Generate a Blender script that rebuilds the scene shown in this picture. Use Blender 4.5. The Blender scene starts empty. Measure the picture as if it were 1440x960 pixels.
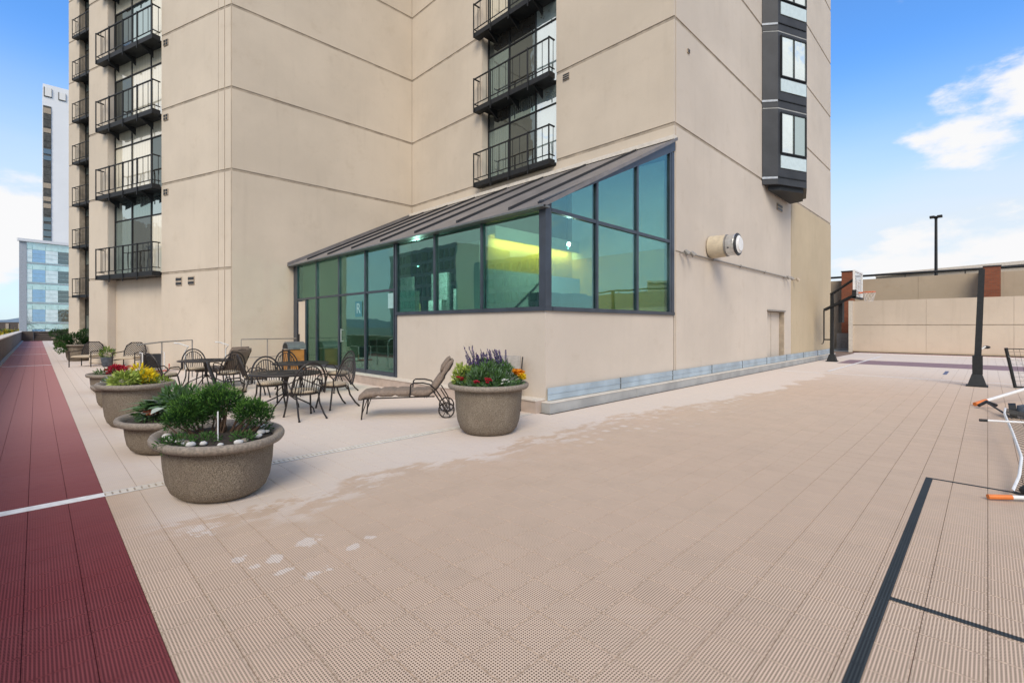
import bpy, math, random
from mathutils import Vector, Matrix
random.seed(7)
PI = math.pi
S2 = math.sqrt(2)
sc = bpy.context.scene
C = sc.collection

# ------------------------------------------------------------------ camera, sky, sun, exposure
cam_d = bpy.data.cameras.new("camera")
cam = bpy.data.objects.new("camera", cam_d); C.objects.link(cam)
cam.location = (0, 0, 1.57)
cam.rotation_euler = (PI/2, 0, -PI/4)
cam_d.sensor_width = 36; cam_d.lens = 36*669/1440
cam_d.shift_y = -21/1440
cam_d.clip_start = 0.05; cam_d.clip_end = 30000
sc.camera = cam
sc.view_settings.view_transform = 'Standard'
sc.view_settings.look = 'None'
sc.view_settings.exposure = 0.80
sc.view_settings.gamma = 1

SUN_EL = math.radians(40); SUN_AZ = math.radians(222)    # azimuth: direction towards the sun measured from +X ccw
w = bpy.data.worlds.new("World"); sc.world = w; w.use_nodes = True
nt = w.node_tree; N = nt.nodes; L = nt.links
for n in list(N): N.remove(n)
def nd(t, **k):
    n = N.new(t)
    for a, b in k.items(): setattr(n, a, b)
    return n
def wmath(op, a, b=None, c=None, clamp=False):
    n = nd('ShaderNodeMath', operation=op, use_clamp=clamp)
    for i, v in enumerate((a, b, c)):
        if v is None: continue
        if isinstance(v, (int, float)): n.inputs[i].default_value = v
        else: L.new(v, n.inputs[i])
    return n.outputs[0]
out = nd('ShaderNodeOutputWorld'); bg = nd('ShaderNodeBackground'); bg.inputs[1].default_value = 0.1
sky = nd('ShaderNodeTexSky', sky_type='NISHITA'); sky.sun_disc = False
sky.sun_elevation = SUN_EL; sky.sun_rotation = math.radians(90) - SUN_AZ
sky.air_density = 1.0; sky.dust_density = 0.6; sky.ozone_density = 1.6
tc = nd('ShaderNodeTexCoord'); sep = nd('ShaderNodeSeparateXYZ'); L.new(tc.outputs['Generated'], sep.inputs[0])
elev = sep.outputs[2]
def cloud_noise(scale, zs, detail, rough, off):
    mp = nd('ShaderNodeMapping'); mp.inputs['Scale'].default_value = (1, 1, zs); mp.inputs['Location'].default_value = off
    L.new(tc.outputs['Generated'], mp.inputs[0])
    n = nd('ShaderNodeTexNoise'); n.inputs['Scale'].default_value = scale; n.inputs['Detail'].default_value = detail
    n.inputs['Roughness'].default_value = rough; L.new(mp.outputs[0], n.inputs['Vector'])
    return n.outputs[0]
n1 = cloud_noise(5.2, 2.2, 9, .58, (1.3, .4, .2)); n2 = cloud_noise(15, 2.4, 6, .6, (4, 2, 1))
def blob(c, R, zs):
    d = Vector(c).normalized()
    s = nd('ShaderNodeVectorMath', operation='SUBTRACT'); L.new(tc.outputs['Generated'], s.inputs[0]); s.inputs[1].default_value = d
    m = nd('ShaderNodeVectorMath', operation='MULTIPLY'); L.new(s.outputs[0], m.inputs[0]); m.inputs[1].default_value = (1, 1, zs)
    l = nd('ShaderNodeVectorMath', operation='LENGTH'); L.new(m.outputs[0], l.inputs[0])
    return wmath('SUBTRACT', 1.0, wmath('DIVIDE', l.outputs['Value'], R), clamp=True)
blobs = [((-.06, 1.5, .21), .17, 1.6), ((-.2, 1.5, .17), .2, 1.9), ((1.5, -.12, .51), .15, 1.8), ((1.5, -.25, .47), .17, 1.8), ((1.47, .03, .41), .10, 1.7), ((1.5, -.10, .16), .25, 3.0), ((1.5, .10, .12), .18, 3.2),
         ((1.5, -.25, .14), .2, 2.2), ((1.5, .12, .07), .16, 3), ((.9, 1.2, .35), .3, 1.6), ((-1.2, .5, .5), .5, 1.2), ((-.8, -1, .6), .6, 1.2), ((.7, -1.2, .5), .5, 1.3), ((-.9, 1.0, .8), .4, 1.2), ((-1.2, .9, .22), .45, 2.0), ((-1.4, -.2, .25), .5, 2.0), ((-1.2, 1.2, .5), .55, 1.3), ((-1.3, .8, .75), .5, 1.2), ((-.3, -.2, 1), .75, 1.0), ((-.8, -.9, .9), .6, 1.0), ((.9, -.9, .9), .4, 1.0)]  # clouds behind and overhead are unseen, added for paler reflections and more neutral light
acc = None
for b in blobs:
    v = blob(*b); acc = v if acc is None else wmath('MAXIMUM', acc, v)
nn = wmath('ADD', wmath('MULTIPLY', n1, .7), wmath('MULTIPLY', n2, .3))
dens = wmath('ADD', wmath('MULTIPLY', wmath('POWER', acc, .6), 1.28), wmath('SUBTRACT', wmath('MULTIPLY', nn, 3.6), 2.15))
mr = nd('ShaderNodeMapRange', interpolation_type='SMOOTHSTEP'); L.new(dens, mr.inputs[0]); mr.inputs[1].default_value = .12; mr.inputs[2].default_value = .62
n3 = cloud_noise(1.6, 5, 5, .5, (2, 7, 3))
hz = nd('ShaderNodeMapRange', interpolation_type='SMOOTHSTEP'); L.new(elev, hz.inputs[0]); hz.inputs[1].default_value = .44; hz.inputs[2].default_value = .13
veil = wmath('MULTIPLY', hz.outputs[0], wmath('ADD', .50, wmath('MULTIPLY', n3, .85)), clamp=True)
veil = wmath('MULTIPLY', veil, .92)
tint = nd('ShaderNodeMix', data_type='RGBA', blend_type='MULTIPLY'); tint.inputs[0].default_value = 1
L.new(sky.outputs[0], tint.inputs[6]); tint.inputs[7].default_value = (.66, 1.13, 1.60, 1)
m1 = nd('ShaderNodeMix', data_type='RGBA'); L.new(veil, m1.inputs[0]); L.new(tint.outputs[2], m1.inputs[6]); m1.inputs[7].default_value = (4.5, 4.9, 5.2, 1)
m2 = nd('ShaderNodeMix', data_type='RGBA'); L.new(mr.outputs[0], m2.inputs[0]); L.new(m1.outputs[2], m2.inputs[6]); m2.inputs[7].default_value = (5.5, 5.5, 5.55, 1)
L.new(m2.outputs[2], bg.inputs[0]); L.new(bg.outputs[0], out.inputs[0])

sd = bpy.data.lights.new("sun", 'SUN'); so = bpy.data.objects.new("sun", sd); C.objects.link(so)
sd.energy = 1.6; sd.angle = math.radians(30); sd.color = (1, .90, .75)
sdir = Vector((math.cos(SUN_AZ)*math.cos(SUN_EL), math.sin(SUN_AZ)*math.cos(SUN_EL), math.sin(SUN_EL)))
so.rotation_euler = sdir.to_track_quat('Z', 'Y').to_euler(); so.location = (0, 0, 60)

# ------------------------------------------------------------------ materials
class NT:
    def __init__(s, name):
        s.m = bpy.data.materials.new(name); s.m.use_nodes = True; s.t = s.m.node_tree; s.N = s.t.nodes; s.L = s.t.links
        s.b = s.N['Principled BSDF']; s.out = s.N['Material Output']
        s._pos = None
    def node(s, t, **k):
        n = s.N.new(t)
        for a, b in k.items(): setattr(n, a, b)
        return n
    def set(s, sock, v):
        if hasattr(v, 'is_output') or isinstance(v, bpy.types.NodeSocket): s.L.new(v, sock)
        else: sock.default_value = v
    def math(s, op, a, b=None, c=None, clamp=False):
        n = s.node('ShaderNodeMath', operation=op, use_clamp=clamp)
        for i, v in enumerate((a, b, c)):
            if v is not None: s.set(n.inputs[i], v)
        return n.outputs[0]
    def pos(s):
        if s._pos is None: s._pos = s.node('ShaderNodeNewGeometry').outputs['Position']
        return s._pos
    def obj(s): return s.node('ShaderNodeTexCoord').outputs['Object']
    def map(s, v, scale=(1, 1, 1), loc=(0, 0, 0)):
        n = s.node('ShaderNodeMapping'); n.inputs['Scale'].default_value = scale; n.inputs['Location'].default_value = loc; s.L.new(v, n.inputs[0]); return n.outputs[0]
    def noise(s, v, scale, detail=4, rough=.55):
        n = s.node('ShaderNodeTexNoise'); n.inputs['Scale'].default_value = scale; n.inputs['Detail'].default_value = detail; n.inputs['Roughness'].default_value = rough
        s.L.new(v, n.inputs['Vector']); return n.outputs[0]
    def range(s, v, a, b, c=0, d=1, smooth=True):
        n = s.node('ShaderNodeMapRange', interpolation_type='SMOOTHSTEP' if smooth else 'LINEAR'); s.L.new(v, n.inputs[0])
        for i, x in zip((1, 2, 3, 4), (a, b, c, d)): n.inputs[i].default_value = x
        return n.outputs[0]
    def mix(s, f, a, b, mode='MIX'):
        n = s.node('ShaderNodeMix', data_type='RGBA', blend_type=mode)
        for k, v in ((0, f), (6, a), (7, b)):
            if isinstance(v, tuple) and len(v) == 3: v = (*v, 1)
            s.set(n.inputs[k], v)
        return n.outputs[2]
    def bump(s, h, strength=.3, dist=.01):
        n = s.node('ShaderNodeBump'); n.inputs['Strength'].default_value = strength; n.inputs['Distance'].default_value = dist
        s.L.new(h, n.inputs['Height']); s.L.new(n.outputs[0], s.b.inputs['Normal'])
    def col(s, v, rough=.6, metal=0, spec=.5):
        if isinstance(v, tuple) and len(v) == 3: v = (*v, 1)
        s.set(s.b.inputs['Base Color'], v); s.set(s.b.inputs['Roughness'], rough); s.b.inputs['Metallic'].default_value = metal
        s.b.inputs['Specular IOR Level'].default_value = spec
        return s.m
def simple(name, c, rough=.6, metal=0, var=.12, scale=8, bump=0):
    k = NT(name); p = k.obj() ; n = k.noise(p, scale, 5)
    cc = k.mix(k.range(n, .3, .7), tuple(x*(1-var) for x in c), tuple(min(1, x*(1+var)) for x in c))
    if bump: k.bump(k.noise(p, scale*6, 3), bump, .004)
    return k.col(cc, rough, metal)
def stucco(name, c, streak=.16):
    k = NT(name); p = k.pos()
    big = k.noise(p, .35, 5, .6); st = k.noise(k.map(p, (2.2, 2.2, .16)), 1.6, 5, .65); fine = k.noise(p, 55, 3, .6)
    blot = k.noise(p, 1.6, 7, .7)
    cc = k.mix(k.range(big, .3, .72), tuple(x*.93 for x in c), tuple(x*1.06 for x in c))
    cc = k.mix(k.math('MULTIPLY', k.range(st, .52, .8), streak), cc, (c[0]*.55, c[1]*.53, c[2]*.5))
    cc = k.mix(k.math('MULTIPLY', k.range(blot, .54, .74), .24), cc, (c[0]*.72, c[1]*.66, c[2]*.58))
    cc = k.mix(k.math('MULTIPLY', k.range(fine, .35, .7), .10), cc, tuple(x*.75 for x in c))
    k.bump(k.math('ADD', fine, k.math('MULTIPLY', k.noise(p, 14, 3), .8)), .35, .006)
    return k.col(cc, .88, 0, .25)

def tile_mat(name, c, hole, dirt):
    """ribbed open grid sport tile, 0.25 m module"""
    k = NT(name); p = k.pos(); sp = k.node('ShaderNodeSeparateXYZ'); k.L.new(p, sp.inputs[0]); spx = k.math('ADD', sp.outputs[0], .05)
    P = .25/17
    def rib(v, o=0):
        f = k.math('FRACT', k.math('DIVIDE', v, P)); d = k.math('ABSOLUTE', k.math('SUBTRACT', f, .5))
        return k.range(d, .17, .26, 1, 0)          # 1 on the rib, 0 in the hole
    rx, ry = rib(spx), rib(sp.outputs[1])
    rmax = k.math('MAXIMUM', rx, ry)
    def seam(v):
        f = k.math('FRACT', k.math('DIVIDE', v, .25)); d = k.math('SUBTRACT', .5, k.math('ABSOLUTE', k.math('SUBTRACT', f, .5)))
        return k.range(d, .028, .036, 1, 0)
    sm = k.math('MAXIMUM', seam(spx), seam(sp.outputs[1]))
    dash = k.range(k.noise(p, 60, 2), .4, .6)
    body = k.math('ADD', k.math('MULTIPLY', rmax, k.math('SUBTRACT', 1.0, sm)), k.math('MULTIPLY', sm, k.math('ADD', .44, k.math('MULTIPLY', dash, .42))))
    # per tile tint
    fl = k.node('ShaderNodeVectorMath', operation='SNAP'); k.L.new(k.map(p, (1, 1, 0), (0.05, 0.0, .01)), fl.inputs[0]); fl.inputs[1].default_value = (.25, .25, .25)
    wn = k.node('ShaderNodeTexWhiteNoise', noise_dimensions='3D'); k.L.new(fl.outputs[0], wn.inputs[0])
    t = wn.outputs[0]
    big = k.noise(p, .55, 5, .6); med = k.noise(k.map(p, (1, 1, 1), (3, 5, 0)), 2.6, 7, .68); spk = k.noise(p, 38, 3, .7)
    cc = k.mix(t, tuple(x*.975 for x in c), tuple(x*1.025 for x in c))
    cc = k.mix(k.math('MULTIPLY', k.range(big, .35, .68), .6), cc, dirt[0])
    cc = k.mix(k.math('MULTIPLY', k.range(med, .42, .75), .38), cc, dirt[1])
    cc = k.mix(k.math('MULTIPLY', k.range(spk, .62, .78), .25), cc, tuple(min(1, x*1.6) for x in c))
    if len(dirt) > 2:
        # chalky dried water marks: a belt along the wall that breaks up into spots, and a few stray splashes
        y = k.math('ADD', sp.outputs[1], k.math('MULTIPLY', k.math('SUBTRACT', k.noise(p, .9, 5), .5), 2.0))
        belt = k.range(k.math('ADD', y, k.math('MULTIPLY', k.range(sp.outputs[0], 6, 15), .9)), 4.5, 4.68)
        xs = k.range(sp.outputs[0], .45, .9)
        patio = k.range(sp.outputs[1], 5.8, 5.9)
        spots = k.range(k.noise(k.map(p, (1, 2.2, 1)), 3.0, 4, .65), .47, .56)
        edge = k.math('MULTIPLY', k.range(y, 3.9, 4.5), spots)
        cell = k.math('MULTIPLY', k.math('MULTIPLY', k.range(k.math('SINE', k.math('MULTIPLY', sp.outputs[0], 25.13)), -.1, .5), k.range(k.math('SINE', k.math('MULTIPLY', sp.outputs[1], 25.13)), -.1, .5)),
                       k.math('MULTIPLY', k.math('MULTIPLY', k.range(y, 3.2, 4.0), k.range(sp.outputs[0], 4, 6)), k.range(k.noise(p, 1.1, 3), .42, .6)))
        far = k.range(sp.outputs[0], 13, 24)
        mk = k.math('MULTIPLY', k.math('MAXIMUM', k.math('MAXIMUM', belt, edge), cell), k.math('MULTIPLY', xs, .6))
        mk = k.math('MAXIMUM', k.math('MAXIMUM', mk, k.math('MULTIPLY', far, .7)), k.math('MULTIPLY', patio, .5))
        cc = k.mix(mk, cc, dirt[2])
        sn = k.noise(k.map(p, (1, 1, 1), (9, 1, 0)), 9, 6, .65)
        acc = None
        for (cx, cy, r) in ((1.42, 3.52, .17), (1.12, 3.2, .09), (1.14, 3.42, .10), (1.25, 3.02, .10), (1.34, 3.04, .09), (1.6, 3.2, .10), (.96, 3.56, .09), (1.0, 3.4, .07), (.9, 4.3, .2), (1.75, 3.25, .08)):
            s_ = k.node('ShaderNodeVectorMath', operation='DISTANCE'); k.L.new(k.map(p, (1, 1, 0)), s_.inputs[0]); s_.inputs[1].default_value = (cx, cy, 0)
            v = k.math('SUBTRACT', 1.0, k.math('DIVIDE', s_.outputs['Value'], r), clamp=True)
            acc = v if acc is None else k.math('MAXIMUM', acc, v)
        sm2 = k.range(k.math('ADD', k.math('MULTIPLY', acc, .8), k.math('MULTIPLY', k.math('SUBTRACT', sn, .5), 2.6)), .40, .55)
        cc = k.mix(k.math('MULTIPLY', k.math('MULTIPLY', sm2, k.range(acc, 0, .1)), .62), cc, dirt[2])
    if len(dirt) == 2 and c[0] > .1: cc = k.mix(k.math('MULTIPLY', k.range(sp.outputs[1], 3.5, 13), .8), cc, (.50, .25, .23)); hole = k.mix(k.range(sp.outputs[1], 3.5, 13), (*hole, 1), (.20, .07, .07))  # paler along the path: brightness of a grazing view put into the colour
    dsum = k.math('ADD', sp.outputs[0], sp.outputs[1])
    hole_fade = k.range(dsum, 3.2, 6.5, 0, .93); mean = k.range(dsum, 4, 16, .70, .86)  # dark holes fade out by position, imitating how a grazing view hides them
    body = k.math('ADD', k.math('MULTIPLY', body, k.math('SUBTRACT', 1.0, hole_fade)), k.math('MULTIPLY', mean, hole_fade), clamp=True)
    f = k.mix(body, hole, cc)
    k.bump(body, .12, .002)
    return k.col(f, .75, 0, .12)

M = {}
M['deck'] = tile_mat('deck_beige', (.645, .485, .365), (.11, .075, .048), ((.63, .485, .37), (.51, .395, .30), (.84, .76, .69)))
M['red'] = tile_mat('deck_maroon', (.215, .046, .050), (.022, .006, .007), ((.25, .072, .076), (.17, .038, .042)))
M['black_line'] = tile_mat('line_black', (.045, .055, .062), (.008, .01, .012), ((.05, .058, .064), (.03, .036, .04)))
M['white_line'] = simple('line_white', (.72, .70, .68), .6, var=.12, scale=14)
M['purple_line'] = simple('line_purple', (.25, .16, .17), .6)
M['redline'] = simple('line_red', (.42, .10, .07), .6)
M['blue_line'] = simple('line_blue', (.10, .12, .2), .6)
M['under'] = simple('deck_underlay', (.20, .135, .095), .9)
M['underred'] = simple('path_underlay', (.12, .03, .035), .9)
M['stucco'] = stucco('stucco_cream', (.575, .49, .39), .14)
M['stucco2'] = stucco('stucco_grey_cream', (.575, .50, .42), .13)
M['tan'] = stucco('stucco_tan', (.50, .405, .275), .2)
M['wall2'] = stucco('wall_block_cream', (.58, .485, .385), .22)
M['wall3'] = stucco('wall_upper_tan', (.44, .355, .26), .2)
M['joint'] = simple('sealant', (.36, .295, .225), .8, var=.2, scale=3)
M['trim'] = simple('pale_trim', (.62, .56, .48), .6, var=.08)
M['navy'] = simple('navy_frame', (.035, .045, .062), .38, var=.2, scale=3)
M['black'] = simple('black_metal', (.007, .008, .009), .6, var=.3, scale=14)
M['iron'] = simple('iron', (.018, .013, .011), .5, var=.35, scale=25)
M['charcoal'] = simple('charcoal_panel', (.022, .023, .026), .5, var=.25, scale=2)
M['roof'] = simple('roof_metal', (.17, .155, .15), .5, var=.16, scale=2.5)
M['seam'] = simple('roof_seam', (.02, .02, .022), .5)
M['flash'] = simple('blue_flashing', (.36, .44, .50), .42, metal=.15, var=.16, scale=1.8)
M['kerb'] = simple('kerb_grey', (.34, .34, .33), .8, var=.14, scale=2, bump=.2)
M['kerb_pink'] = simple('kerb_pink', (.44, .35, .29), .8, var=.1, scale=4, bump=.2)
M['galv'] = simple('galvanised', (.62, .62, .61), .32, metal=.75, var=.16, scale=7)
M['drumtan'] = simple('duct_tan', (.52, .44, .32), .55, var=.1)
M['brown'] = simple('parapet_brown', (.085, .066, .055), .7, var=.2, scale=1.4, bump=.2)
M['cap'] = simple('parapet_cap', (.62, .55, .47), .7, var=.08)
M['brick'] = None
k = NT('brick_red'); bt = k.node('ShaderNodeTexBrick'); k.L.new(k.node('ShaderNodeTexCoord').outputs['UV'], bt.inputs['Vector'])
vv = k.map(k.pos(), (1, 1, 1)); cmb = k.node('ShaderNodeSeparateXYZ'); k.L.new(vv, cmb.inputs[0]); cb = k.node('ShaderNodeCombineXYZ')
k.L.new(k.math('ADD', cmb.outputs[0], cmb.outputs[1]), cb.inputs[0]); k.L.new(cmb.outputs[2], cb.inputs[1]); k.L.new(cb.outputs[0], bt.inputs['Vector'])
bt.inputs['Color1'].default_value = (.27, .075, .032, 1); bt.inputs['Color2'].default_value = (.20, .055, .025, 1); bt.inputs['Mortar'].default_value = (.16, .09, .06, 1)
bt.inputs['Scale'].default_value = 1; bt.inputs['Mortar Size'].default_value = .008; bt.inputs['Brick Width'].default_value = .21; bt.inputs['Row Height'].default_value = .075
M['brick'] = k.col(bt.outputs[0], .85)
# aggregate planter
k = NT('aggregate'); p = k.obj(); n = k.noise(p, 130, 3, .75); b_ = k.noise(p, 2.5, 5, .6); st = k.noise(k.map(p, (1, 1, .25)), 9, 4)
cc = k.mix(k.range(n, .38, .64), (.10, .08, .06), (.30, .25, .19)); cc = k.mix(k.math('MULTIPLY', k.range(b_, .4, .7), .4), cc, (.13, .10, .075)); cc = k.mix(k.math('MULTIPLY', k.range(st, .55, .75), .2), cc, (.42, .36, .29))
k.bump(n, .7, .004); M['agg'] = k.col(cc, .9, 0, .2)
M['agg_rim'] = simple('aggregate_rim', (.235, .195, .155), .85, var=.25, scale=45, bump=.5)
M['soil'] = simple('soil', (.03, .021, .015), .95, var=.5, scale=30, bump=1)
M['stone'] = simple('white_stone', (.55, .53, .50), .8, var=.2, scale=12, bump=.4)
M['cushion'] = simple('cushion_taupe', (.20, .15, .115), .9, var=.16, scale=26, bump=.4)
k = NT('cushion_cream'); p = k.obj(); wv = k.node('ShaderNodeTexWave'); k.L.new(p, wv.inputs[0]); wv.inputs['Scale'].default_value = 9; wv.inputs['Distortion'].default_value = .3
M['cream'] = k.col(k.mix(wv.outputs[1], (.50, .42, .30), (.36, .28, .20)), .9)
M['cushion_grey'] = simple('cushion_grey', (.30, .27, .235), .9, var=.1, scale=20, bump=.4)
M['wood'] = simple('bin_orange', (.36, .16, .035), .6, var=.18, scale=5)
M['lid'] = simple('lid_grey', (.12, .13, .135), .4, var=.15)
M['rail'] = simple('rail_grey', (.24, .22, .20), .5)
M['railw'] = simple('rail_white', (.6, .58, .55), .4)
M['white'] = simple('white_paint', (.72, .71, .69), .5, var=.06)
M['orange'] = simple('orange_rubber', (.62, .17, .03), .5)
M['bag'] = simple('bag_grey', (.10, .12, .15), .7, var=.3)
M['string'] = simple('net_string', (.035, .033, .03), .8)
M['acrylic'] = None
M['rim'] = simple('hoop_orange', (.65, .17, .07), .45)
M['netw'] = simple('hoop_net', (.62, .58, .54), .8)
M['trunk'] = simple('bark', (.085, .05, .03), .9, var=.3, scale=30, bump=.6)
def leafm(name, c, var=.35):
    k = NT(name); oi = k.node('ShaderNodeNewGeometry'); r = oi.outputs['Random Per Island']
    cc = k.mix(r, tuple(x*(1-var) for x in c), tuple(min(1, x*(1+var)) for x in c))
    m = k.col(cc, .6, 0, .3)
    tr = k.node('ShaderNodeBsdfTranslucent'); k.set(tr.inputs[0], cc); ms = k.node('ShaderNodeMixShader'); ms.inputs[0].default_value = .28
    k.L.new(k.b.outputs[0], ms.inputs[1]); k.L.new(tr.outputs[0], ms.inputs[2]); k.L.new(ms.outputs[0], k.out.inputs[0])
    return m
M['jun'] = leafm('juniper', (.035, .10, .016)); M['jun2'] = leafm('juniper_tip', (.11, .23, .035)); M['jund'] = leafm('juniper_dark', (.022, .06, .016))
M['leaf'] = leafm('leaf_green', (.07, .15, .035)); M['leafl'] = leafm('leaf_light', (.26, .34, .06)); M['leafb'] = leafm('leaf_bluish', (.13, .21, .11))
M['silver'] = leafm('leaf_silver', (.42, .47, .40)); M['lime'] = leafm('leaf_lime', (.42, .50, .12))
M['purple'] = leafm('salvia_purple', (.10, .055, .19)); M['purple2'] = leafm('salvia_mauve', (.26, .19, .32))
M['fred'] = leafm('flower_red', (.42, .02, .04)); M['forange'] = leafm('flower_orange', (.85, .30, .01)); M['fyellow'] = leafm('flower_yellow', (.85, .58, .02)); M['fwhite'] = leafm('flower_white', (.75, .75, .68)); M['fpink'] = leafm('flower_salmon', (.62, .22, .12))
M['treey'] = leafm('tree_yellow', (.40, .30, .03)); M['treeg'] = leafm('tree_green', (.12, .17, .04))
M['city'] = simple('city_ground', (.16, .17, .15), .95, var=.3, scale=.02)
M['hill'] = simple('hill', (.16, .22, .27), .95, var=.15, scale=.003)  # blue of distant haze put into the hill colour
M['gtow'] = simple('tower_white', (.74, .75, .77), .6, var=.04, scale=.05)
M['gband'] = simple('tower_band', (.30, .30, .29), .6)
M['paper'] = simple('paper', (.30, .48, .46), .7)
M['teal_sign'] = simple('sign_teal', (.04, .18, .20), .6)
M['inwall'] = simple('interior_white', (.72, .76, .74), .7, var=.05)
M['inyel'] = simple('interior_yellow', (.68, .50, .16), .7, var=.05)
M['indark'] = simple('interior_dark', (.07, .07, .065), .8, var=.3, scale=1)
M['infloor'] = simple('interior_floor', (.20, .19, .17), .4)
def emis(name, c, s):
    k = NT(name); k.b.inputs['Emission Color'].default_value = (*c, 1); k.b.inputs['Emission Strength'].default_value = s; return k.col((.8, .8, .8))
M['cove'] = emis('cove_strip', (1, .50, .06), 1.5); M['bulb'] = emis('bulb', (1, .97, .85), 14)
def glass(name, tint, refl, rcol=(1, 1, 1)):
    k = NT(name); tr = k.node('ShaderNodeBsdfTransparent'); tr.inputs[0].default_value = (*tint, 1)
    gl = k.node('ShaderNodeBsdfGlossy'); gl.inputs[0].default_value = (*rcol, 1); gl.inputs[1].default_value = .012
    wv = k.noise(k.pos(), .9, 2); bp = k.node('ShaderNodeBump'); bp.inputs['Strength'].default_value = .05; bp.inputs['Distance'].default_value = .05; k.L.new(wv, bp.inputs['Height']); k.L.new(bp.outputs[0], gl.inputs['Normal'])
    fr = k.node('ShaderNodeLayerWeight'); fr.inputs[0].default_value = .35
    f = k.math('ADD', refl, k.math('MULTIPLY', fr.outputs['Fresnel'], .45), clamp=True)
    ms = k.node('ShaderNodeMixShader'); k.L.new(f, ms.inputs[0]); k.L.new(tr.outputs[0], ms.inputs[1]); k.L.new(gl.outputs[0], ms.inputs[2]); k.L.new(ms.outputs[0], k.out.inputs[0])
    return k.m
M['glass'] = glass('glass_teal', (.52, .74, .66), .10, (.66, .84, .82))
M['glass_side'] = glass('glass_blue', (.54, .74, .74), .12, (.64, .86, .80))
M['clear'] = glass('glass_clear', (.78, .84, .85), .14)
def pane_mat(name, base, refl, rcol=(1, 1, 1), curtain=None):
    k = NT(name); p = k.obj()
    df = k.node('ShaderNodeBsdfDiffuse')
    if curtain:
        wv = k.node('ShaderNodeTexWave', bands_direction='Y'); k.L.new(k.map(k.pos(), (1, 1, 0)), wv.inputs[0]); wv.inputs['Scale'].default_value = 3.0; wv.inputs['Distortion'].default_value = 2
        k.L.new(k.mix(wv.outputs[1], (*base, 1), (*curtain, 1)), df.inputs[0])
    else:
        k.L.new(k.mix(k.noise(k.pos(), 1.5, 4), tuple(x*.5 for x in base), tuple(x*1.6 for x in base)), df.inputs[0])
    gl = k.node('ShaderNodeBsdfGlossy'); gl.inputs[0].default_value = (*rcol, 1); gl.inputs[1].default_value = .02
    bp = k.node('ShaderNodeBump'); bp.inputs['Strength'].default_value = .12; bp.inputs['Distance'].default_value = .06; k.L.new(k.noise(k.pos(), 1.3, 2), bp.inputs['Height']); k.L.new(bp.outputs[0], gl.inputs['Normal'])
    ms = k.node('ShaderNodeMixShader'); ms.inputs[0].default_value = refl
    k.L.new(df.outputs[0], ms.inputs[1]); k.L.new(gl.outputs[0], ms.inputs[2]); k.L.new(ms.outputs[0], k.out.inputs[0]); return k.m
M['pane_l'] = pane_mat('pane_bright', (.80, .74, .58), .42, (1, .98, .92), (.62, .57, .44))  # cream of bright reflections and curtain folds put into the pane colour
M['pane_m'] = pane_mat('pane_mid', (.06, .08, .08), .55, (.8, .95, .95))
M['pane_d'] = pane_mat('pane_dark', (.035, .032, .028), .22, (.7, .85, .85))
M['pane_c'] = pane_mat('pane_curtain', (.16, .18, .17), .35, (.7, .95, .92), (.07, .075, .07))
M['pane_sky'] = pane_mat('pane_sky', (.45, .56, .55), .62, (.95, .98, .96))
M['pane_spandrel'] = simple('spandrel_glass', (.50, .60, .62), .25, var=.05)
M['gb_green'] = pane_mat('curtainwall_green', (.42, .60, .57), .35, (.85, 1, .98))
M['gb_pale'] = pane_mat('curtainwall_pale', (.60, .72, .72), .3)
M['gb_blue'] = pane_mat('curtainwall_blue', (.14, .27, .42), .4, (.6, .8, 1))
M['gb_grey'] = simple('curtainwall_column', (.38, .41, .45), .5)
k = NT('acrylic_board'); tr = k.node('ShaderNodeBsdfTransparent'); ms = k.node('ShaderNodeMixShader'); ms.inputs[0].default_value = .45
k.col((.75, .78, .8), .2); k.L.new(tr.outputs[0], ms.inputs[1]); k.L.new(k.b.outputs[0], ms.inputs[2]); k.L.new(ms.outputs[0], k.out.inputs[0]); M['acrylic'] = k.m

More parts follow.
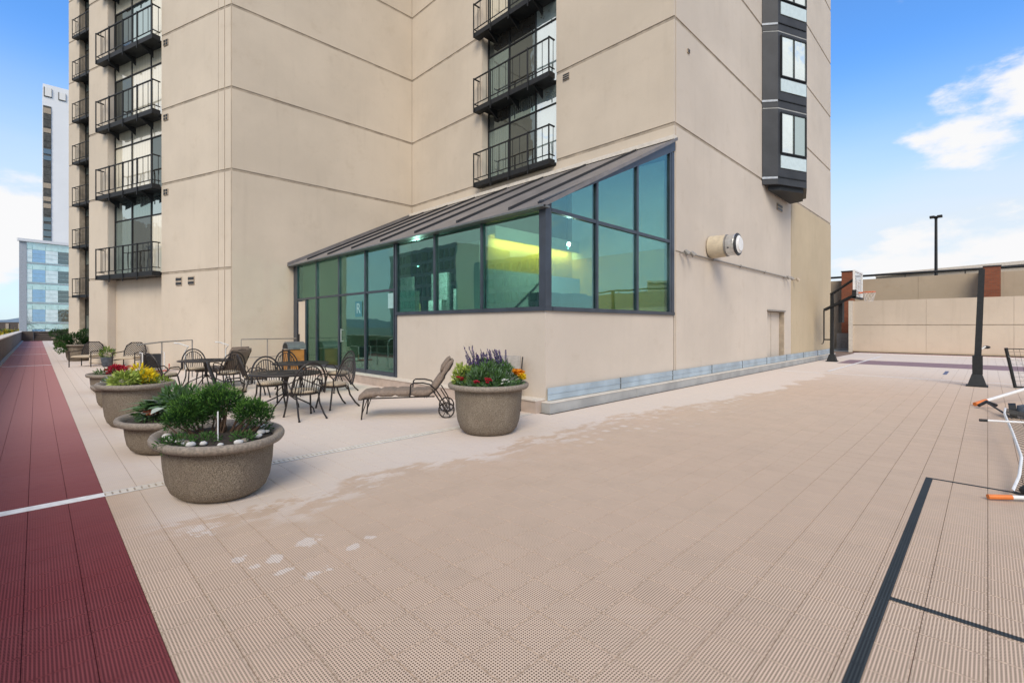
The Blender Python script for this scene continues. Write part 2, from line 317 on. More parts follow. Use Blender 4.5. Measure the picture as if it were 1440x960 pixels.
# ------------------------------------------------------------------ mesh helpers
def wloc(o):
    v = Vector((0, 0, 0))
    while o is not None: v += o.location; o = o.parent
    return v
class Frame:
    def __init__(s, o, u, n): s.o = Vector((*o, 0)); s.u = Vector((*u, 0)).normalized(); s.n = Vector((*n, 0)).normalized()
    def p(s, u, n, z): return s.o + s.u*u + s.n*n + Vector((0, 0, z))
WORLD = Frame((0, 0), (1, 0), (0, 1))
class MB:
    def __init__(s): s.v = []; s.f = []; s.m = []
    def add(s, vs, fs, mi=0):
        b = len(s.v); s.v += [tuple(x) for x in vs]; s.f += [tuple(b+i for i in f) for f in fs]; s.m += [mi]*len(fs); return s
    def box(s, x0, x1, y0, y1, z0, z1, mi=0, F=WORLD):
        vs = [F.p(x, y, z) for z in (z0, z1) for (x, y) in ((x0, y0), (x1, y0), (x1, y1), (x0, y1))]
        return s.add(vs, [(3, 2, 1, 0), (4, 5, 6, 7), (0, 1, 5, 4), (1, 2, 6, 5), (2, 3, 7, 6), (3, 0, 4, 7)], mi)
    def prism(s, pts, z0, z1, mi=0):
        n = len(pts); vs = [(x, y, z0) for x, y in pts] + [(x, y, z1) for x, y in pts]
        fs = [tuple(range(n-1, -1, -1)), tuple(range(n, 2*n))] + [(i, (i+1) % n, n+(i+1) % n, n+i) for i in range(n)]
        return s.add(vs, fs, mi)
    def hexa(s, p8, mi=0):
        return s.add(p8, [(3, 2, 1, 0), (4, 5, 6, 7), (0, 1, 5, 4), (1, 2, 6, 5), (2, 3, 7, 6), (3, 0, 4, 7)], mi)
    def tube(s, pts, r, n=6, closed=False, mi=0):
        pts = [Vector(p) for p in pts]; m = len(pts); rs = r if isinstance(r, (list, tuple)) else [r]*m
        vs = []; up = None
        for i, p in enumerate(pts):
            if closed: t = (pts[(i+1) % m]-pts[i-1])
            else: t = pts[min(i+1, m-1)]-pts[max(i-1, 0)]
            t.normalize()
            if up is None: up = Vector((0, 0, 1)) if abs(t.z) < .9 else Vector((1, 0, 0))
            a = up - t*up.dot(t)
            if a.length < 1e-4: a = t.orthogonal()
            a.normalize(); b = t.cross(a); up = a
            for j in range(n): q = 2*PI*j/n; vs.append(p + (a*math.cos(q)+b*math.sin(q))*rs[i])
        fs = []
        for i in range(m if closed else m-1):
            i2 = (i+1) % m
            for j in range(n): fs.append((i*n+j, i*n+(j+1) % n, i2*n+(j+1) % n, i2*n+j))
        if not closed: fs += [tuple(range(n-1, -1, -1)), tuple((m-1)*n+j for j in range(n))]
        return s.add(vs, fs, mi)
    def lathe(s, prof, n=32, c=(0, 0, 0), sx=1, sy=1, mi=0, capb=True, capt=False):
        vs = []; m = len(prof)
        for r, z in prof:
            for j in range(n): q = 2*PI*j/n; vs.append((c[0]+r*sx*math.cos(q), c[1]+r*sy*math.sin(q), c[2]+z))
        fs = [(i*n+j, i*n+(j+1) % n, (i+1)*n+(j+1) % n, (i+1)*n+j) for i in range(m-1) for j in range(n)]
        if capb: fs.append(tuple(range(n-1, -1, -1)))
        if capt: fs.append(tuple((m-1)*n+j for j in range(n)))
        return s.add(vs, fs, mi)
    def ball(s, c, r, n=8, m=6, mi=0, sc3=(1, 1, 1), jit=0):
        vs = []
        for i in range(1, m):
            a = PI*i/m
            for j in range(n):
                q = 2*PI*j/n; k_ = 1+random.uniform(-jit, jit)
                vs.append((c[0]+r*sc3[0]*k_*math.sin(a)*math.cos(q), c[1]+r*sc3[1]*k_*math.sin(a)*math.sin(q), c[2]+r*sc3[2]*k_*math.cos(a)))
        vs += [(c[0], c[1], c[2]+r*sc3[2]), (c[0], c[1], c[2]-r*sc3[2])]; T = len(vs)-2
        fs = [(i*n+j, (i+1)*n+j, (i+1)*n+(j+1) % n, i*n+(j+1) % n) for i in range(m-2) for j in range(n)]
        fs += [(T, j, (j+1) % n) for j in range(n)] + [(T+1, (m-2)*n+(j+1) % n, (m-2)*n+j) for j in range(n)]
        return s.add(vs, fs, mi)
    def leaf(s, p, d, l, w, mi=0, bend=.15):
        p = Vector(p); d = Vector(d).normalized(); a = d.cross(Vector((random.uniform(-1, 1), random.uniform(-1, 1), random.uniform(-1, 1))))
        if a.length < 1e-3: a = d.orthogonal()
        a.normalize(); b = d.cross(a)
        return s.add([p, p+d*l*.5+a*w*.5+b*l*bend*.5, p+d*l, p+d*l*.5-a*w*.5+b*l*bend*.5], [(0, 1, 2, 3)], mi)
    def build(s, name, mats, parent=None, smooth=False, org=None):
        if not isinstance(mats, (list, tuple)): mats = [mats]
        o0 = wloc(parent) if org is None else Vector(org)
        me = bpy.data.meshes.new(name); me.from_pydata([(x-o0.x, y-o0.y, z-o0.z) for x, y, z in s.v], [], s.f)
        for m_ in mats: me.materials.append(m_)
        me.polygons.foreach_set('material_index', s.m)
        if smooth: me.polygons.foreach_set('use_smooth', [True]*len(s.f))
        me.update()
        ob = bpy.data.objects.new(name, me); C.objects.link(ob)
        if parent is not None: ob.parent = parent
        elif org is not None: ob.location = o0
        if smooth == 'auto':
            try: me.shade_smooth(); 
            except Exception: pass
        return ob
def tag(o, label=None, cat=None, group=None, kind=None):
    if label: o['label'] = label
    if cat: o['category'] = cat
    if group: o['group'] = group
    if kind: o['kind'] = kind
    return o
def thing(name, loc, label, cat, group=None, rz=0):
    o = bpy.data.objects.new(name, None); o.empty_display_size = .1; o.location = loc; o.rotation_euler = (0, 0, rz); C.objects.link(o)
    return tag(o, label, cat, group)
def copy_tree(o, parent=None):
    c = o.copy(); C.objects.link(c); c.parent = parent
    for ch in list(o.children): copy_tree(ch, c)
    return c
def put(o, loc, rz, label=None):
    o.location = loc; o.rotation_euler = (0, 0, rz)
    if label: o['label'] = label
    return o

# ------------------------------------------------------------------ ground and far city
g = MB(); g.box(-9000, 9000, -3000, 14000, -16, -14.2); tag(g.build('ground', M['city']), kind='structure')
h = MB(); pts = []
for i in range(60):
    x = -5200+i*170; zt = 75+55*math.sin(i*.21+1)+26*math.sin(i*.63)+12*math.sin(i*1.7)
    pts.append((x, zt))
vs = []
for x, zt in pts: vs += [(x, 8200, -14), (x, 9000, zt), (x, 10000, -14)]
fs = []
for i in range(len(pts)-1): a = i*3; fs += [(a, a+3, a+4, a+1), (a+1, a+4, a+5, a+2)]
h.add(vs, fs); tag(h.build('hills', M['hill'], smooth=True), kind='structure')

# deck: underlay sheets, individual tiles, joined rest
XR = 0.45; XL = -0.95
def reach(x0, x1, y0, y1): return (x0, x1, y0, y1)
deck = MB(); deck.box(-1.1, 36.5, -14, 80, -.5, -.012)
deck = tag(deck.build('deck', M['under']), kind='structure')
tm = {}
def tile_mesh(mname):
    b = MB(); s = .1237; t = .1222
    b.add([(-s, -s, -.011), (s, -s, -.011), (s, s, -.011), (-s, s, -.011), (-s, -s, -.002), (s, -s, -.002), (s, s, -.002), (-s, s, -.002), (-t, -t, 0), (t, -t, 0), (t, t, 0), (-t, t, 0)],
          [(0, 1, 5, 4), (1, 2, 6, 5), (2, 3, 7, 6), (3, 0, 4, 7), (4, 5, 9, 8), (5, 6, 10, 9), (6, 7, 11, 10), (7, 4, 8, 11), (8, 9, 10, 11)])
    me = bpy.data.meshes.new('tile'); me.from_pydata(b.v, [], b.f); me.materials.append(M[mname]); return me
cells = []
y = -13.875
while y < 79.8:
    x = XL+.125+.025
    xi = 0
    while True:
        cx = -.925+.25*xi+.0 
        xi += 1
        if cx > 35.6: break
        if y < 5.6: ok = True
        elif y < 17.7: ok = cx < 6.5
        elif y < 27: ok = cx < 4.6-(y-18.5)*.337
        else: ok = cx < 6
        if y > 5.6 and cx > 12: break
        if ok and not (cx+y < .3): cells.append((cx, y))
    y += .25
def proj(cx, cy):
    z = (cx+cy)/S2; xx = (cx-cy)/S2
    if z < .3: return None
    return 720+669*xx/z, 459+669*1.57/z, z
DY = 5.82  # drain line
near = {'deck': [], 'red': []}; rest = {'deck': [], 'red': []}
for (cx, cy) in cells:
    kind = 'red' if cx < XR else 'deck'
    q = proj(cx, cy)
    if q and -30 < q[0] < 1470 and q[1] < 1000: near[kind].append((q[2], cx, cy))
    else: rest[kind].append((cx, cy))
for kk, lim in (('deck', 290), ('red', 200)):
    near[kk].sort(); rest[kk] += [(a, b) for _, a, b in near[kk][lim:]]; near[kk] = near[kk][:lim]
tmesh = {kk: tile_mesh(kk) for kk in near}
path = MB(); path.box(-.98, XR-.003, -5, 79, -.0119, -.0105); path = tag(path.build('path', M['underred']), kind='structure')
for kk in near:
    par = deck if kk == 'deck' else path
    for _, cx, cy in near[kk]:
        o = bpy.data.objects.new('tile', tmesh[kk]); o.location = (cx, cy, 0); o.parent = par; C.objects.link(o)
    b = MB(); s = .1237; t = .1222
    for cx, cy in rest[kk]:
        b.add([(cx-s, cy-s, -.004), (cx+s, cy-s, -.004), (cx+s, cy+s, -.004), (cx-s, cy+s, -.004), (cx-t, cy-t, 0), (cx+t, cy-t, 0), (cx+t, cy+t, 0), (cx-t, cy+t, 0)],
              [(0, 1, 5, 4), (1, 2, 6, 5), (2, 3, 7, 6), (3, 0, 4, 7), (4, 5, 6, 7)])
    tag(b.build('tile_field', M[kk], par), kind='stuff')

# ------------------------------------------------------------------ painted lines
def line(name, x0, x1, y0, y1, mat, z=.004): 
    b = MB(); b.box(x0, x1, y0, y1, z-.003, z); return tag(b.build(name, M[mat]), kind='structure')
line('court_line', 1.6, 6.56, .40, .455, 'black_line')
line('court_line', 6.525, 6.56, -9, .40, 'black_line')
line('court_line', 3.47, 3.51, -9, .40, 'black_line')
line('court_line', 19.6, 31.5, 3.9, 4.0, 'white_line', .009)
line('court_line', 24.4, 27.2, -12, 4.6, 'purple_line')
line('court_line', 18.75, 18.83, -12, 5.2, 'white_line')
line('court_line', 21.0, 22.6, .95, 1.05, 'blue_line')
line('court_line', 33.8, 34.6, -12, 5.6, 'white_line')
line('court_line', 34.75, 35.1, -12, 5.8, 'redline')
# white stripes across the path and the drain channel
for yy, ww in ((5.77, .13), (27.0, .13), (38, .12), (52, .12)): line('path_stripe', -.95, XR, yy, yy+ww, 'white_line')
dr = thing('drain_channel', (XR, DY, 0), 'narrow slotted drain grating running across the deck to the sunroom corner', 'drain')
b = MB(); b.box(XR+.002, 6.3, DY-.062, DY+.062, .0005, .0025); b.build('channel', M['joint'], dr)
b = MB(); x = XR+.01
gm = MB()
while x < 6.28: gm.box(x, x+.040, DY-.05, DY+.05, .003, .008); x += .055
tag(gm.build('bar', M['trim'], dr), kind='stuff')
b = MB(); b.box(XR, 6.3, DY-.066, DY-.05, .003, .009); b.build('edge', M['railw'], dr)
b = MB(); b.box(XR, 6.3, DY+.05, DY+.066, .003, .009); b.build('edge', M['railw'], dr)

# ------------------------------------------------------------------ apartment tower
TOP = 27.0
LV = [6.83+2.75*i for i in range(8)]
AB = Frame((4.63, 17.9), (1, 0), (0, -1)); BC = Frame((11.7, 17.9), (0, -1), (-1, 0)); CD = Frame((11.7, 5.75), (1, 0), (0, -1))
lu = Vector((-2.81, 8.3)).normalized(); LF = Frame((4.4, 18.5), lu, (-lu.y, lu.x))
W2 = Frame((1.56, 43.7), (-lu.x, -lu.y), (-lu.y, lu.x))
CH = Frame((4.4, 18.5), (.23, -.6), (-.6, -.23))
def P2(F, u, n): v = F.p(u, n, 0); return (v.x, v.y)
tower = thing('apartment_tower', (11.7, 5.75, 0), 'tall cream stucco apartment tower with black steel balconies behind the deck', 'building')
def core(notchBC, door):
    p = [(11.7, 5.75)]
    if door: p += [(19.0, 5.75), (19.0, 5.97), (21.1, 5.97), (21.1, 5.75)]
    p += [(29, 5.75), (29, 30), (7, 30)]
    p += [P2(LF, 8.76, 0), P2(LF, 7.26, 0), P2(LF, 7.26, -.3), P2(LF, 3.4, -.3), P2(LF, 3.4, 0), P2(LF, 0, 0), (4.63, 17.9), (11.7, 17.9)]
    if notchBC: p += [(11.7, 13.27), (12.05, 13.27), (12.05, 9.69), (11.7, 9.69)]
    return p
b = MB(); b.prism(core(False, True), 0, 2.15); b.prism(core(False, False), 2.15, 6.7); b.prism(core(True, False), 6.7, TOP)
b.build('wall', M['joint'], tower)
def panel(F, segs, z0, z1, mat, parent, t=.018, g=.035, ch=.012):
    b = MB()
    for (u0, u1, a, c) in segs:
        b.box(u0, u1, .0, t, a, c, F=F)
    return b.build('wall_panel', M[mat], parent)
def panels(F, u0, u1, levels, mat, parent, g=.048):
    for a, c in zip(levels[:-1], levels[1:]): panel(F, [(u0, u1, a+g, c-g)], a, c, mat, parent)
panels(AB, .0, 7.03, [0]+LV, 'stucco', tower)
panels(BC, .0, 4.63, [6.3]+LV, 'stucco', tower)
panels(BC, 8.21, 12.15, [6.3]+LV, 'stucco', tower)
panel(BC, [(4.63, 8.21, 6.33, 6.66)], 0, 0, 'stucco', tower)
panels(CD, .07, 10.28, LV, 'stucco2', tower); panels(CD, -.018, .02, [.2]+LV, 'stucco2', tower); panels(CD, 10.32, 17.3, LV, 'stucco2', tower)
panel(CD, [(.07, 10.28, 3.53+.02, 6.79)], 0, 0, 'stucco2', tower)
panel(CD, [(.07, 7.3, .2, 3.51), (7.3, 9.4, 2.15, 3.51), (9.4, 10.28, .2, 3.51)], 0, 0, 'stucco2', tower)
panel(CD, [(10.32, 17.3, .2, 6.79)], 0, 0, 'tan', tower, t=.022)
panels(LF, 0.02, 3.4, [0, 3.53]+LV, 'stucco', tower); panels(LF, 7.26, 8.76, [0, 3.53]+LV, 'stucco', tower)
panels(CH, .0, .29, [0, 3.53]+LV, 'stucco', tower); panels(CH, .33, .62, [0, 3.53]+LV, 'stucco', tower)
b = MB(); b.box(3.401, 7.259, -.3, -.27, 0, 3.45, F=LF); b.build('wall_panel', M['stucco'], tower)
for F, u in ((LF, 7.26),):   # stucco reveals
    b = MB(); b.box(u-.012, u-.001, -.268, 0, 0, TOP, F=F); b.build('reveal', M['stucco2'], tower)
b = MB(); b.box(4.631, 4.645, -.33, 0, 6.7, TOP, F=BC); b.build('reveal', M['stucco2'], tower)
b = MB(); b.box(3.401, 3.412, -.268, 0, 3.5, TOP, F=LF); b.build('reveal', M['stucco2'], tower)
# second wing
wing = thing('apartment_wing', (1.56, 43.7, 0), 'farther cream stucco wing with narrow stacked balconies at the far end of the deck', 'building')
b = MB(); b.prism([P2(W2, 0, 0), (12, 52), (14, 36), P2(W2, 6.5, 0), P2(W2, 4.9, 0), P2(W2, 4.9, -.35), P2(W2, 1.44, -.35), P2(W2, 1.44, 0)], 0, TOP); b.build('wall', M['joint'], wing)
panels(W2, 0.0, 1.44, [0, 3.53]+LV, 'stucco', wing); panels(W2, 4.9, 6.5, [0, 3.53]+LV, 'stucco', wing)

def window(F, u0, u1, z0, z1, n, cols, zt, mats, parent, mmat='black', fw=.05):
    b = MB(); w_ = [u0+(u1-u0)*c for c in cols]
    for i, u in enumerate(w_): b.box(u-fw/2 if 0 < i < len(w_)-1 else (u if i == 0 else u-fw), u+fw/2 if 0 < i < len(w_)-1 else (u+fw if i == 0 else u), n, n+.06, z0, z1, F=F)
    for z in (z0, zt, z1-fw):
        for i in range(len(w_)-1): b.box(w_[i]+fw/2+(fw/2 if i == 0 else 0), w_[i+1]-fw/2-(fw/2 if i == len(w_)-2 else 0), n+.002, n+.055, z, z+fw, F=F)
    o = b.build('window', M[mmat], parent)
    q = 0
    for i in range(len(w_)-1):
        for (a, c) in ((z0, zt), (zt, z1)):
            pb = MB(); pb.box(w_[i]+fw/2+.0, w_[i+1]-fw/2, n+.01, n+.03, a+fw*.9, c+.004, F=F); pb.build('pane', M[mats[q % len(mats)]], o); q += 1
    return o
def balcony(F, u0, u1, zf, d, back, parent, nposts=4, brk=True):
    b = MB(); b.box(u0, u1, .04, d, zf-.17, zf, F=F); b.box(u0+.25, u1-.25 if u1-.25 > u0 else u1, back, .039, zf-.14, zf-.01, F=F)
    o = b.build('balcony', M['black'], parent)
    h_ = 1.08; r = MB(); T = .024
    r.box(u0, u1, d-.04, d, zf+h_-.04, zf+h_, F=F); r.box(u0, u1, d-.03, d-.008, zf+.12, zf+.15, F=F)
    for uu in (u0, u1-.04): r.box(uu, uu+.04, .04, d-.041, zf+h_-.04, zf+h_, F=F); r.box(uu+.005, uu+.035, .04, d-.041, zf+.12, zf+.15, F=F)
    for i in range(nposts+1):
        u = u0+(u1-u0-.04)*i/nposts; r.box(u, u+.04, d+.001, d+.03, zf-.3 if 0 < i < nposts else zf-.17, zf+h_, F=F)
    r.build('railing', M['black'], o)
    bb = MB(); nb = int((u1-u0)/.32)
    for i in range(1, nb):
        u = u0+(u1-u0)*i/nb; bb.box(u, u+.014, d-.028, d-.012, zf+.15, zf+h_-.041, F=F)
    for u in (u0+.01, u1-.025): bb.box(u, u+.014, .10, .116, zf+.15, zf+h_-.041, F=F)
    bb.build('baluster', M['black'], o)
    if brk:
        for f in (.2, .5, .8):
            br = MB()
            u = u0+(u1-u0)*f; p0, p1, p2 = F.p(u, back+.07, zf-.18), F.p(u, d, zf-.18), F.p(u, back+.07, zf-.5); q0, q1, q2 = F.p(u+.03, back+.07, zf-.18), F.p(u+.03, d, zf-.18), F.p(u+.03, back+.07, zf-.5)
            br.add([p0, p1, p2, q0, q1, q2], [(0, 1, 2), (5, 4, 3), (0, 3, 4, 1), (1, 4, 5, 2), (2, 5, 3, 0)])
            br.build('bracket', M['black'], o)
    return o
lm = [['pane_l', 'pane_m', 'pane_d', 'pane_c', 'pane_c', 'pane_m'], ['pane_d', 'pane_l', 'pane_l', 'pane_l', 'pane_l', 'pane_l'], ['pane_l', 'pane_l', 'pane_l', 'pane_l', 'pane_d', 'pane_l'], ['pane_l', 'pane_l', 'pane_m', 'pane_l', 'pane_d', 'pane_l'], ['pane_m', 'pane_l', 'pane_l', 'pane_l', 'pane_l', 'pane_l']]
lev_l = [3.62]+LV
for i, z in enumerate(lev_l[:-1]):
    hgt = lev_l[i+1]-z
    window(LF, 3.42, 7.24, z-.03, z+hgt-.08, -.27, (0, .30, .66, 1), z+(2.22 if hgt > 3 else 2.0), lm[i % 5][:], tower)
    balcony(LF, 3.42, 7.5, z, .3, -.205, tower, brk=i > 0)
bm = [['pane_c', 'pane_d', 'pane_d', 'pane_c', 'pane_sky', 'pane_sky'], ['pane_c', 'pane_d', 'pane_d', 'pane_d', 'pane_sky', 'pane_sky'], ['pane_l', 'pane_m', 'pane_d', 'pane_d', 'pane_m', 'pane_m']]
for i, z in enumerate(LV[:-1]):
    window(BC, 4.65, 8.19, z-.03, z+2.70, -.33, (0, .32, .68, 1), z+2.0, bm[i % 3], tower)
    balcony(BC, 4.5, 8.17, z+.03, .3, -.26, tower, brk=i > 0)
b = MB(); b.box(4.65, 8.19, -.34, .034, 6.70, 6.78, F=BC); b.build('sill', M['charcoal'], tower)
for i, z in enumerate(lev_l[:-1]):
    hgt = lev_l[i+1]-z
    window(W2, 1.46, 4.88, z-.03, z+hgt-.2, -.34, (0, .33, .66, 1), z+2.0, ['pane_d', 'pane_m', 'pane_m', 'pane_d'], wing)
    b = MB(); b.box(1.46, 4.88, -.34, -.2, z+hgt-.2, z+hgt-.03, F=W2); b.build('beam', M['black'], wing)
    balcony(W2, 1.25, 4.9, z, .3, -.3, wing, brk=False)
window(W2, 1.46, 4.88, .05, 3.4, -.34, (0, .33, .66, 1), 2.3, ['pane_m', 'pane_d', 'pane_m'], wing)
# small wall vents
def vent(F, u, z, w_, h_, parent=tower, nm='vent', slots=0):
    b = MB(); b.box(u, u+w_, .019, .05, z, z+h_, F=F); v_ = b.build(nm, M['joint'], parent)
    s_ = MB()
    if slots:
        for i in range(slots): s_.box(u, u+w_, .051, .056, z+h_*(i+.15)/slots, z+h_*(i+.75)/slots, F=F)
    else:
        for a in (0, .5):
            for c in (0, .5): s_.box(u+w_*(a+.06), u+w_*(a+.44), .051, .056, z+h_*(c+.06), z+h_*(c+.44), F=F)
    s_.build('grille', M['charcoal'], v_)
for z in LV: vent(LF, 2.95, z-.42, .28, .22)
vent(LF, 2.1, 3.05, .34, .3, slots=2); vent(LF, 1.35, 3.05, .34, .3, slots=2)
for z in LV[1:]: vent(BC, 8.5, z-.34, .24, .2, slots=3)
vent(CD, 8.4, 6.05, .62, .26, slots=2)
vent(CD, .7, 8.95, .12, .1)
# bay window stack
bay = [(18.4, 5.75), (18.75, 5.3), (20.1, 4.72), (21.7, 5.12), (21.8, 5.75)]
bp_ = [(x, y if i not in (0, 4) else 5.714) for i, (x, y) in enumerate(bay)]
for i, z in enumerate(LV[:-1]):
    z0 = z-.17; b = MB(); b.prism(bp_, z0, z0+2.75-.05); bo = b.build('bay_panel', M['charcoal'], tower)
    b = MB(); cx = sum(x for x, y in bp_)/5; cy = sum(y for x, y in bp_)/5
    b.prism([(cx+(x-cx)*.985, min(5.714, cy+(y-cy)*.985)) for x, y in bp_], z0+2.70, z0+2.75); b.build('bay_joint', M['kerb'], tower)
    BF = Frame(bay[1], (bay[2][0]-bay[1][0], bay[2][1]-bay[1][1]), (-(bay[1][1]-bay[2][1]), -(bay[2][0]-bay[1][0])))
    Lb = math.hypot(bay[2][0]-bay[1][0], bay[2][1]-bay[1][1])
    fr = MB()
    a, c = .12, Lb-.06
    for (q0, q1) in ((a, a+.04), ((a+c)/2-.02, (a+c)/2+.02), (c-.04, c)): fr.box(q0, q1, .002, .05, z+.94, z+2.42, F=BF)
    for zz in (z+.94, z+2.38): fr.box(a+.041, (a+c)/2-.021, .002, .045, zz, zz+.04, F=BF); fr.box((a+c)/2+.021, c-.041, .002, .045, zz, zz+.04, F=BF)
    wo = fr.build('window', M['black'], tower)
    for j, (q0, q1) in enumerate(((a+.04, (a+c)/2-.02), ((a+c)/2+.02, c-.04))):
        pb = MB(); pb.box(q0, q1, .004, .02, z+.98, z+2.38, F=BF); pb.build('pane', M['pane_sky' if not (i == 0 and j == 1) else 'pane_m'], wo)
    pb = MB(); pb.box(a, c, .004, .03, z+.42, z+.86, F=BF); pb.build('spandrel', M['pane_spandrel'], tower)
    # side strip trim
    pb = MB(); pb.box(a-.1, c, .003, .03, z+.08, z+.11, F=BF); pb.build('trim', M['black'], tower)
    SF = Frame(bay[0], (bay[1][0]-bay[0][0], bay[1][1]-bay[0][1]), (-(.45), -(.35)))
    pb = MB(); pb.box(.02, .55, .002, .03, z+.02, z+.09, F=SF); pb.build('trim', M['gb_grey'], tower)
b = MB(); b.prism([(cx+(x-cx)*.8, min(5.714, cy+(y-cy)*.8)) for x, y in bp_], 6.5, 6.66); b.build('bay_soffit', M['black'], tower)
# flashing and kerb along the right hand wall (runs under the sunroom side too)
kf = Frame((6.62, 5.75), (1, 0), (0, -1))
u = 0.0; i = 0
while u < 22.3:
    u2 = min(u+2.44, 22.38)
    if not (12.3 < u < 14.2):
        b = MB(); b.box(u+.012, u2-.012, .04, .055, .21, .44, F=kf); b.box(u+.012, u2-.012, .055, .065, .325, .34, F=kf); b.build('flashing', M['flash'], tower)
        b = MB(); b.box(u2-.011, u2+.011, .04, .068, .21, .45, F=kf); b.build('flashing_seam', M['lid'], tower)
    u = u2
u = -.12
while u < 22.3:
    u2 = min(u+3.0, 22.5); b = MB(); b.box(u+.006, u2-.006, .0 if u > 0 else .0, .2, 0, .185, F=kf); b.build('kerb_block', M['kerb'], tower)
    b = MB(); b.box(u, u2-.001, .0, .21, .186, .2, F=kf); b.build('kerb_cap', M['trim'], tower); u = u2
b = MB(); b.box(-.125, -.121, .0, .2, 0, .185, F=kf)
# door in the right hand wall
dr_ = MB(); dr_.box(7.32, 9.38, -.21, -.17, .2, 2.13, F=CD); dd = dr_.build('door', M['stucco2'], tower)
b = MB(); b.box(7.38, 7.46, -.169, -.12, 1.0, 1.14, F=CD); b.build('handle', M['galv'], dd)
b = MB(); b.box(8.32, 8.36, -.169, -.165, .22, 2.1, F=CD); b.build('leaf_gap', M['joint'], dd)
b = MB(); b.box(7.25, 9.45, .036, .06, 2.15, 2.2, F=CD); b.build('lintel', M['rail'], tower)
b = MB(); b.box(7.3, 9.4, -.2, .08, .185, .21, F=CD); b.build('threshold', M['rail'], tower)

# exhaust duct, conduit with lamps
dt = thing('exhaust_duct', (13.9, 5.71, 3.87), 'round tan and bright metal exhaust duct sticking out of the wall', 'duct')
def drum(y0, y1, r0, r1, mi, mat, nm):
    b = MB(); n = 28; vs = []
    prof = [(r0*.93, y0), (r0, y0-.02), ((r0+r1)/2, (y0+y1)/2), (r1, y1+.02), (r1*.95, y1)]
    for r, yy in prof:
        for j in range(n): q = 2*PI*j/n; vs.append((13.9+r*math.cos(q), yy, 3.87+r*math.sin(q)))
    fs = [(i*n+j, (i+1)*n+j, (i+1)*n+(j+1) % n, i*n+(j+1) % n) for i in range(len(prof)-1) for j in range(n)]
    fs += [tuple(range(n)), tuple((len(prof)-1)*n+j for j in range(n-1, -1, -1))]
    b.add(vs, fs); return b.build(nm, M[mat], dt)
drum(5.71, 5.25, .33, .31, 0, 'drumtan', 'sleeve'); drum(5.25, 5.22, .315, .315, 0, 'rail', 'band'); drum(5.22, 4.97, .29, .30, 0, 'galv', 'collar'); drum(4.97, 4.93, .32, .32, 0, 'charcoal', 'flange'); drum(4.93, 4.87, .25, .2, 0, 'white', 'cover')
b = MB(); b.box(13.62, 13.66, 5.1, 5.14, 3.75, 3.8); b.build('bolt', M['black'], dt)
cn = thing('conduit', (11.9, 5.71, 3.5), 'thin dark conduit pipe with spotlights at both ends along the wall', 'conduit pipe')
b = MB(); b.tube([(12.1, 5.68, 3.53), (21.3, 5.68, 3.53)], .022, 6); b.build('pipe', M['rail'], cn)
for x in (11.95, 12.3, 20.9, 21.35, 22.2):
    b = MB(); b.tube([(x, 5.71, 3.5), (x, 5.6, 3.5), (x+.02, 5.55, 3.46)], .025, 6); b.tube([(x, 5.58, 3.56), (x+.05, 5.5, 3.45)], [.04, .07], 10); b.build('spotlight', M['joint' if x > 22 else 'rail'], cn)
for x in (14.0, 16.2, 18.6):
    b = MB(); b.box(x, x+.04, 5.66, 5.714, 3.49, 3.57); b.build('clip', M['rail'], cn)

# ------------------------------------------------------------------ sunroom
sun = thing('sunroom', (6.62, 5.75, 0), 'sunroom with teal glass and sloping grey metal roof against the tower', 'sunroom')
SF_ = Frame((6.62, 5.75), (0, 1), (-1, 0))    # front (u = Y-5.75)
SR = Frame((6.62, 5.75), (1, 0), (0, -1))     # right side
SX = 6.62; YB = [5.83, 7.5, 9.17, 10.86, 12.5, 14.17, 15.83, 17.5]
b = MB(); b.box(SX, SX+.2, 5.951, 10.86, .0, 1.86); b.box(SX, 11.66, 5.75, 5.95, .0, 1.86); b.build('base_wall', M['stucco2'], sun)
b = MB(); b.box(SX-.26, SX-.002, 5.76, 17.8, 0, .22); b.build('step', M['kerb_pink'], sun)
b = MB(); b.box(SX-.28, SX-.003, 5.76, 17.8, .221, .25); b.build('step_cap', M['trim'], sun)
b = MB(); b.box(SX, SX+.2, 17.55, 17.86, .0, 3.8); b.build('end_post', M['navy'], sun)
# sill band
b = MB(); b.box(SX-.04, SX+.16, 5.71, 10.86, 1.861, 1.94); b.build('sill', M['navy'], sun)
b = MB(); b.box(SX+.161, 11.64, 5.70, 5.9, 1.861, 1.94); b.build('sill', M['navy'], sun)
def mull(nm, x0, x1, y0, y1, z0, z1, mat='navy'): b = MB(); b.box(x0, x1, y0, y1, z0, z1); return b.build(nm, M[mat], sun)
mull('corner_post', SX-.045, SX+.12, 5.705, 5.87, 1.941, 3.9)
for i, yy in enumerate(YB[1:]):
    z0 = 1.941 if yy < 10.8 else .25
    mull('mullion', SX-.03, SX+.08, yy-.035, yy+.035, z0, 3.72)
mull('corner_post', SX-.035, SX+.1, 10.93, 10.96, .25, 3.71)
mull('head', SX-.035, SX+.1, 5.871, 17.55, 3.721, 3.80)
b = MB(); b.box(SX-.02, SX+.07, 10.9, 17.5, .251, .36); b.build('bottom_rail', M['navy'], sun)
for a, c in zip(YB[3:-1], YB[4:]): mull('transom', SX-.022, SX+.07, a+.036, c-.036, 2.5, 2.56)
for i, (a, c) in enumerate(zip(YB[:-1], YB[1:])):
    a2 = a+.036 if i else 5.871
    if i < 3: b = MB(); b.box(SX+.01, SX+.02, a2, c-.036, 1.942, 3.72); b.build('pane', M['glass'], sun)
    else:
        b = MB(); b.box(SX+.01, SX+.02, a2, c-.036, 2.561, 3.72); b.build('pane', M['glass'], sun)
        if i < 6: b = MB(); b.box(SX+.01, SX+.02, a2, c-.036, .361, 2.499); b.build('pane', M['glass'], sun)
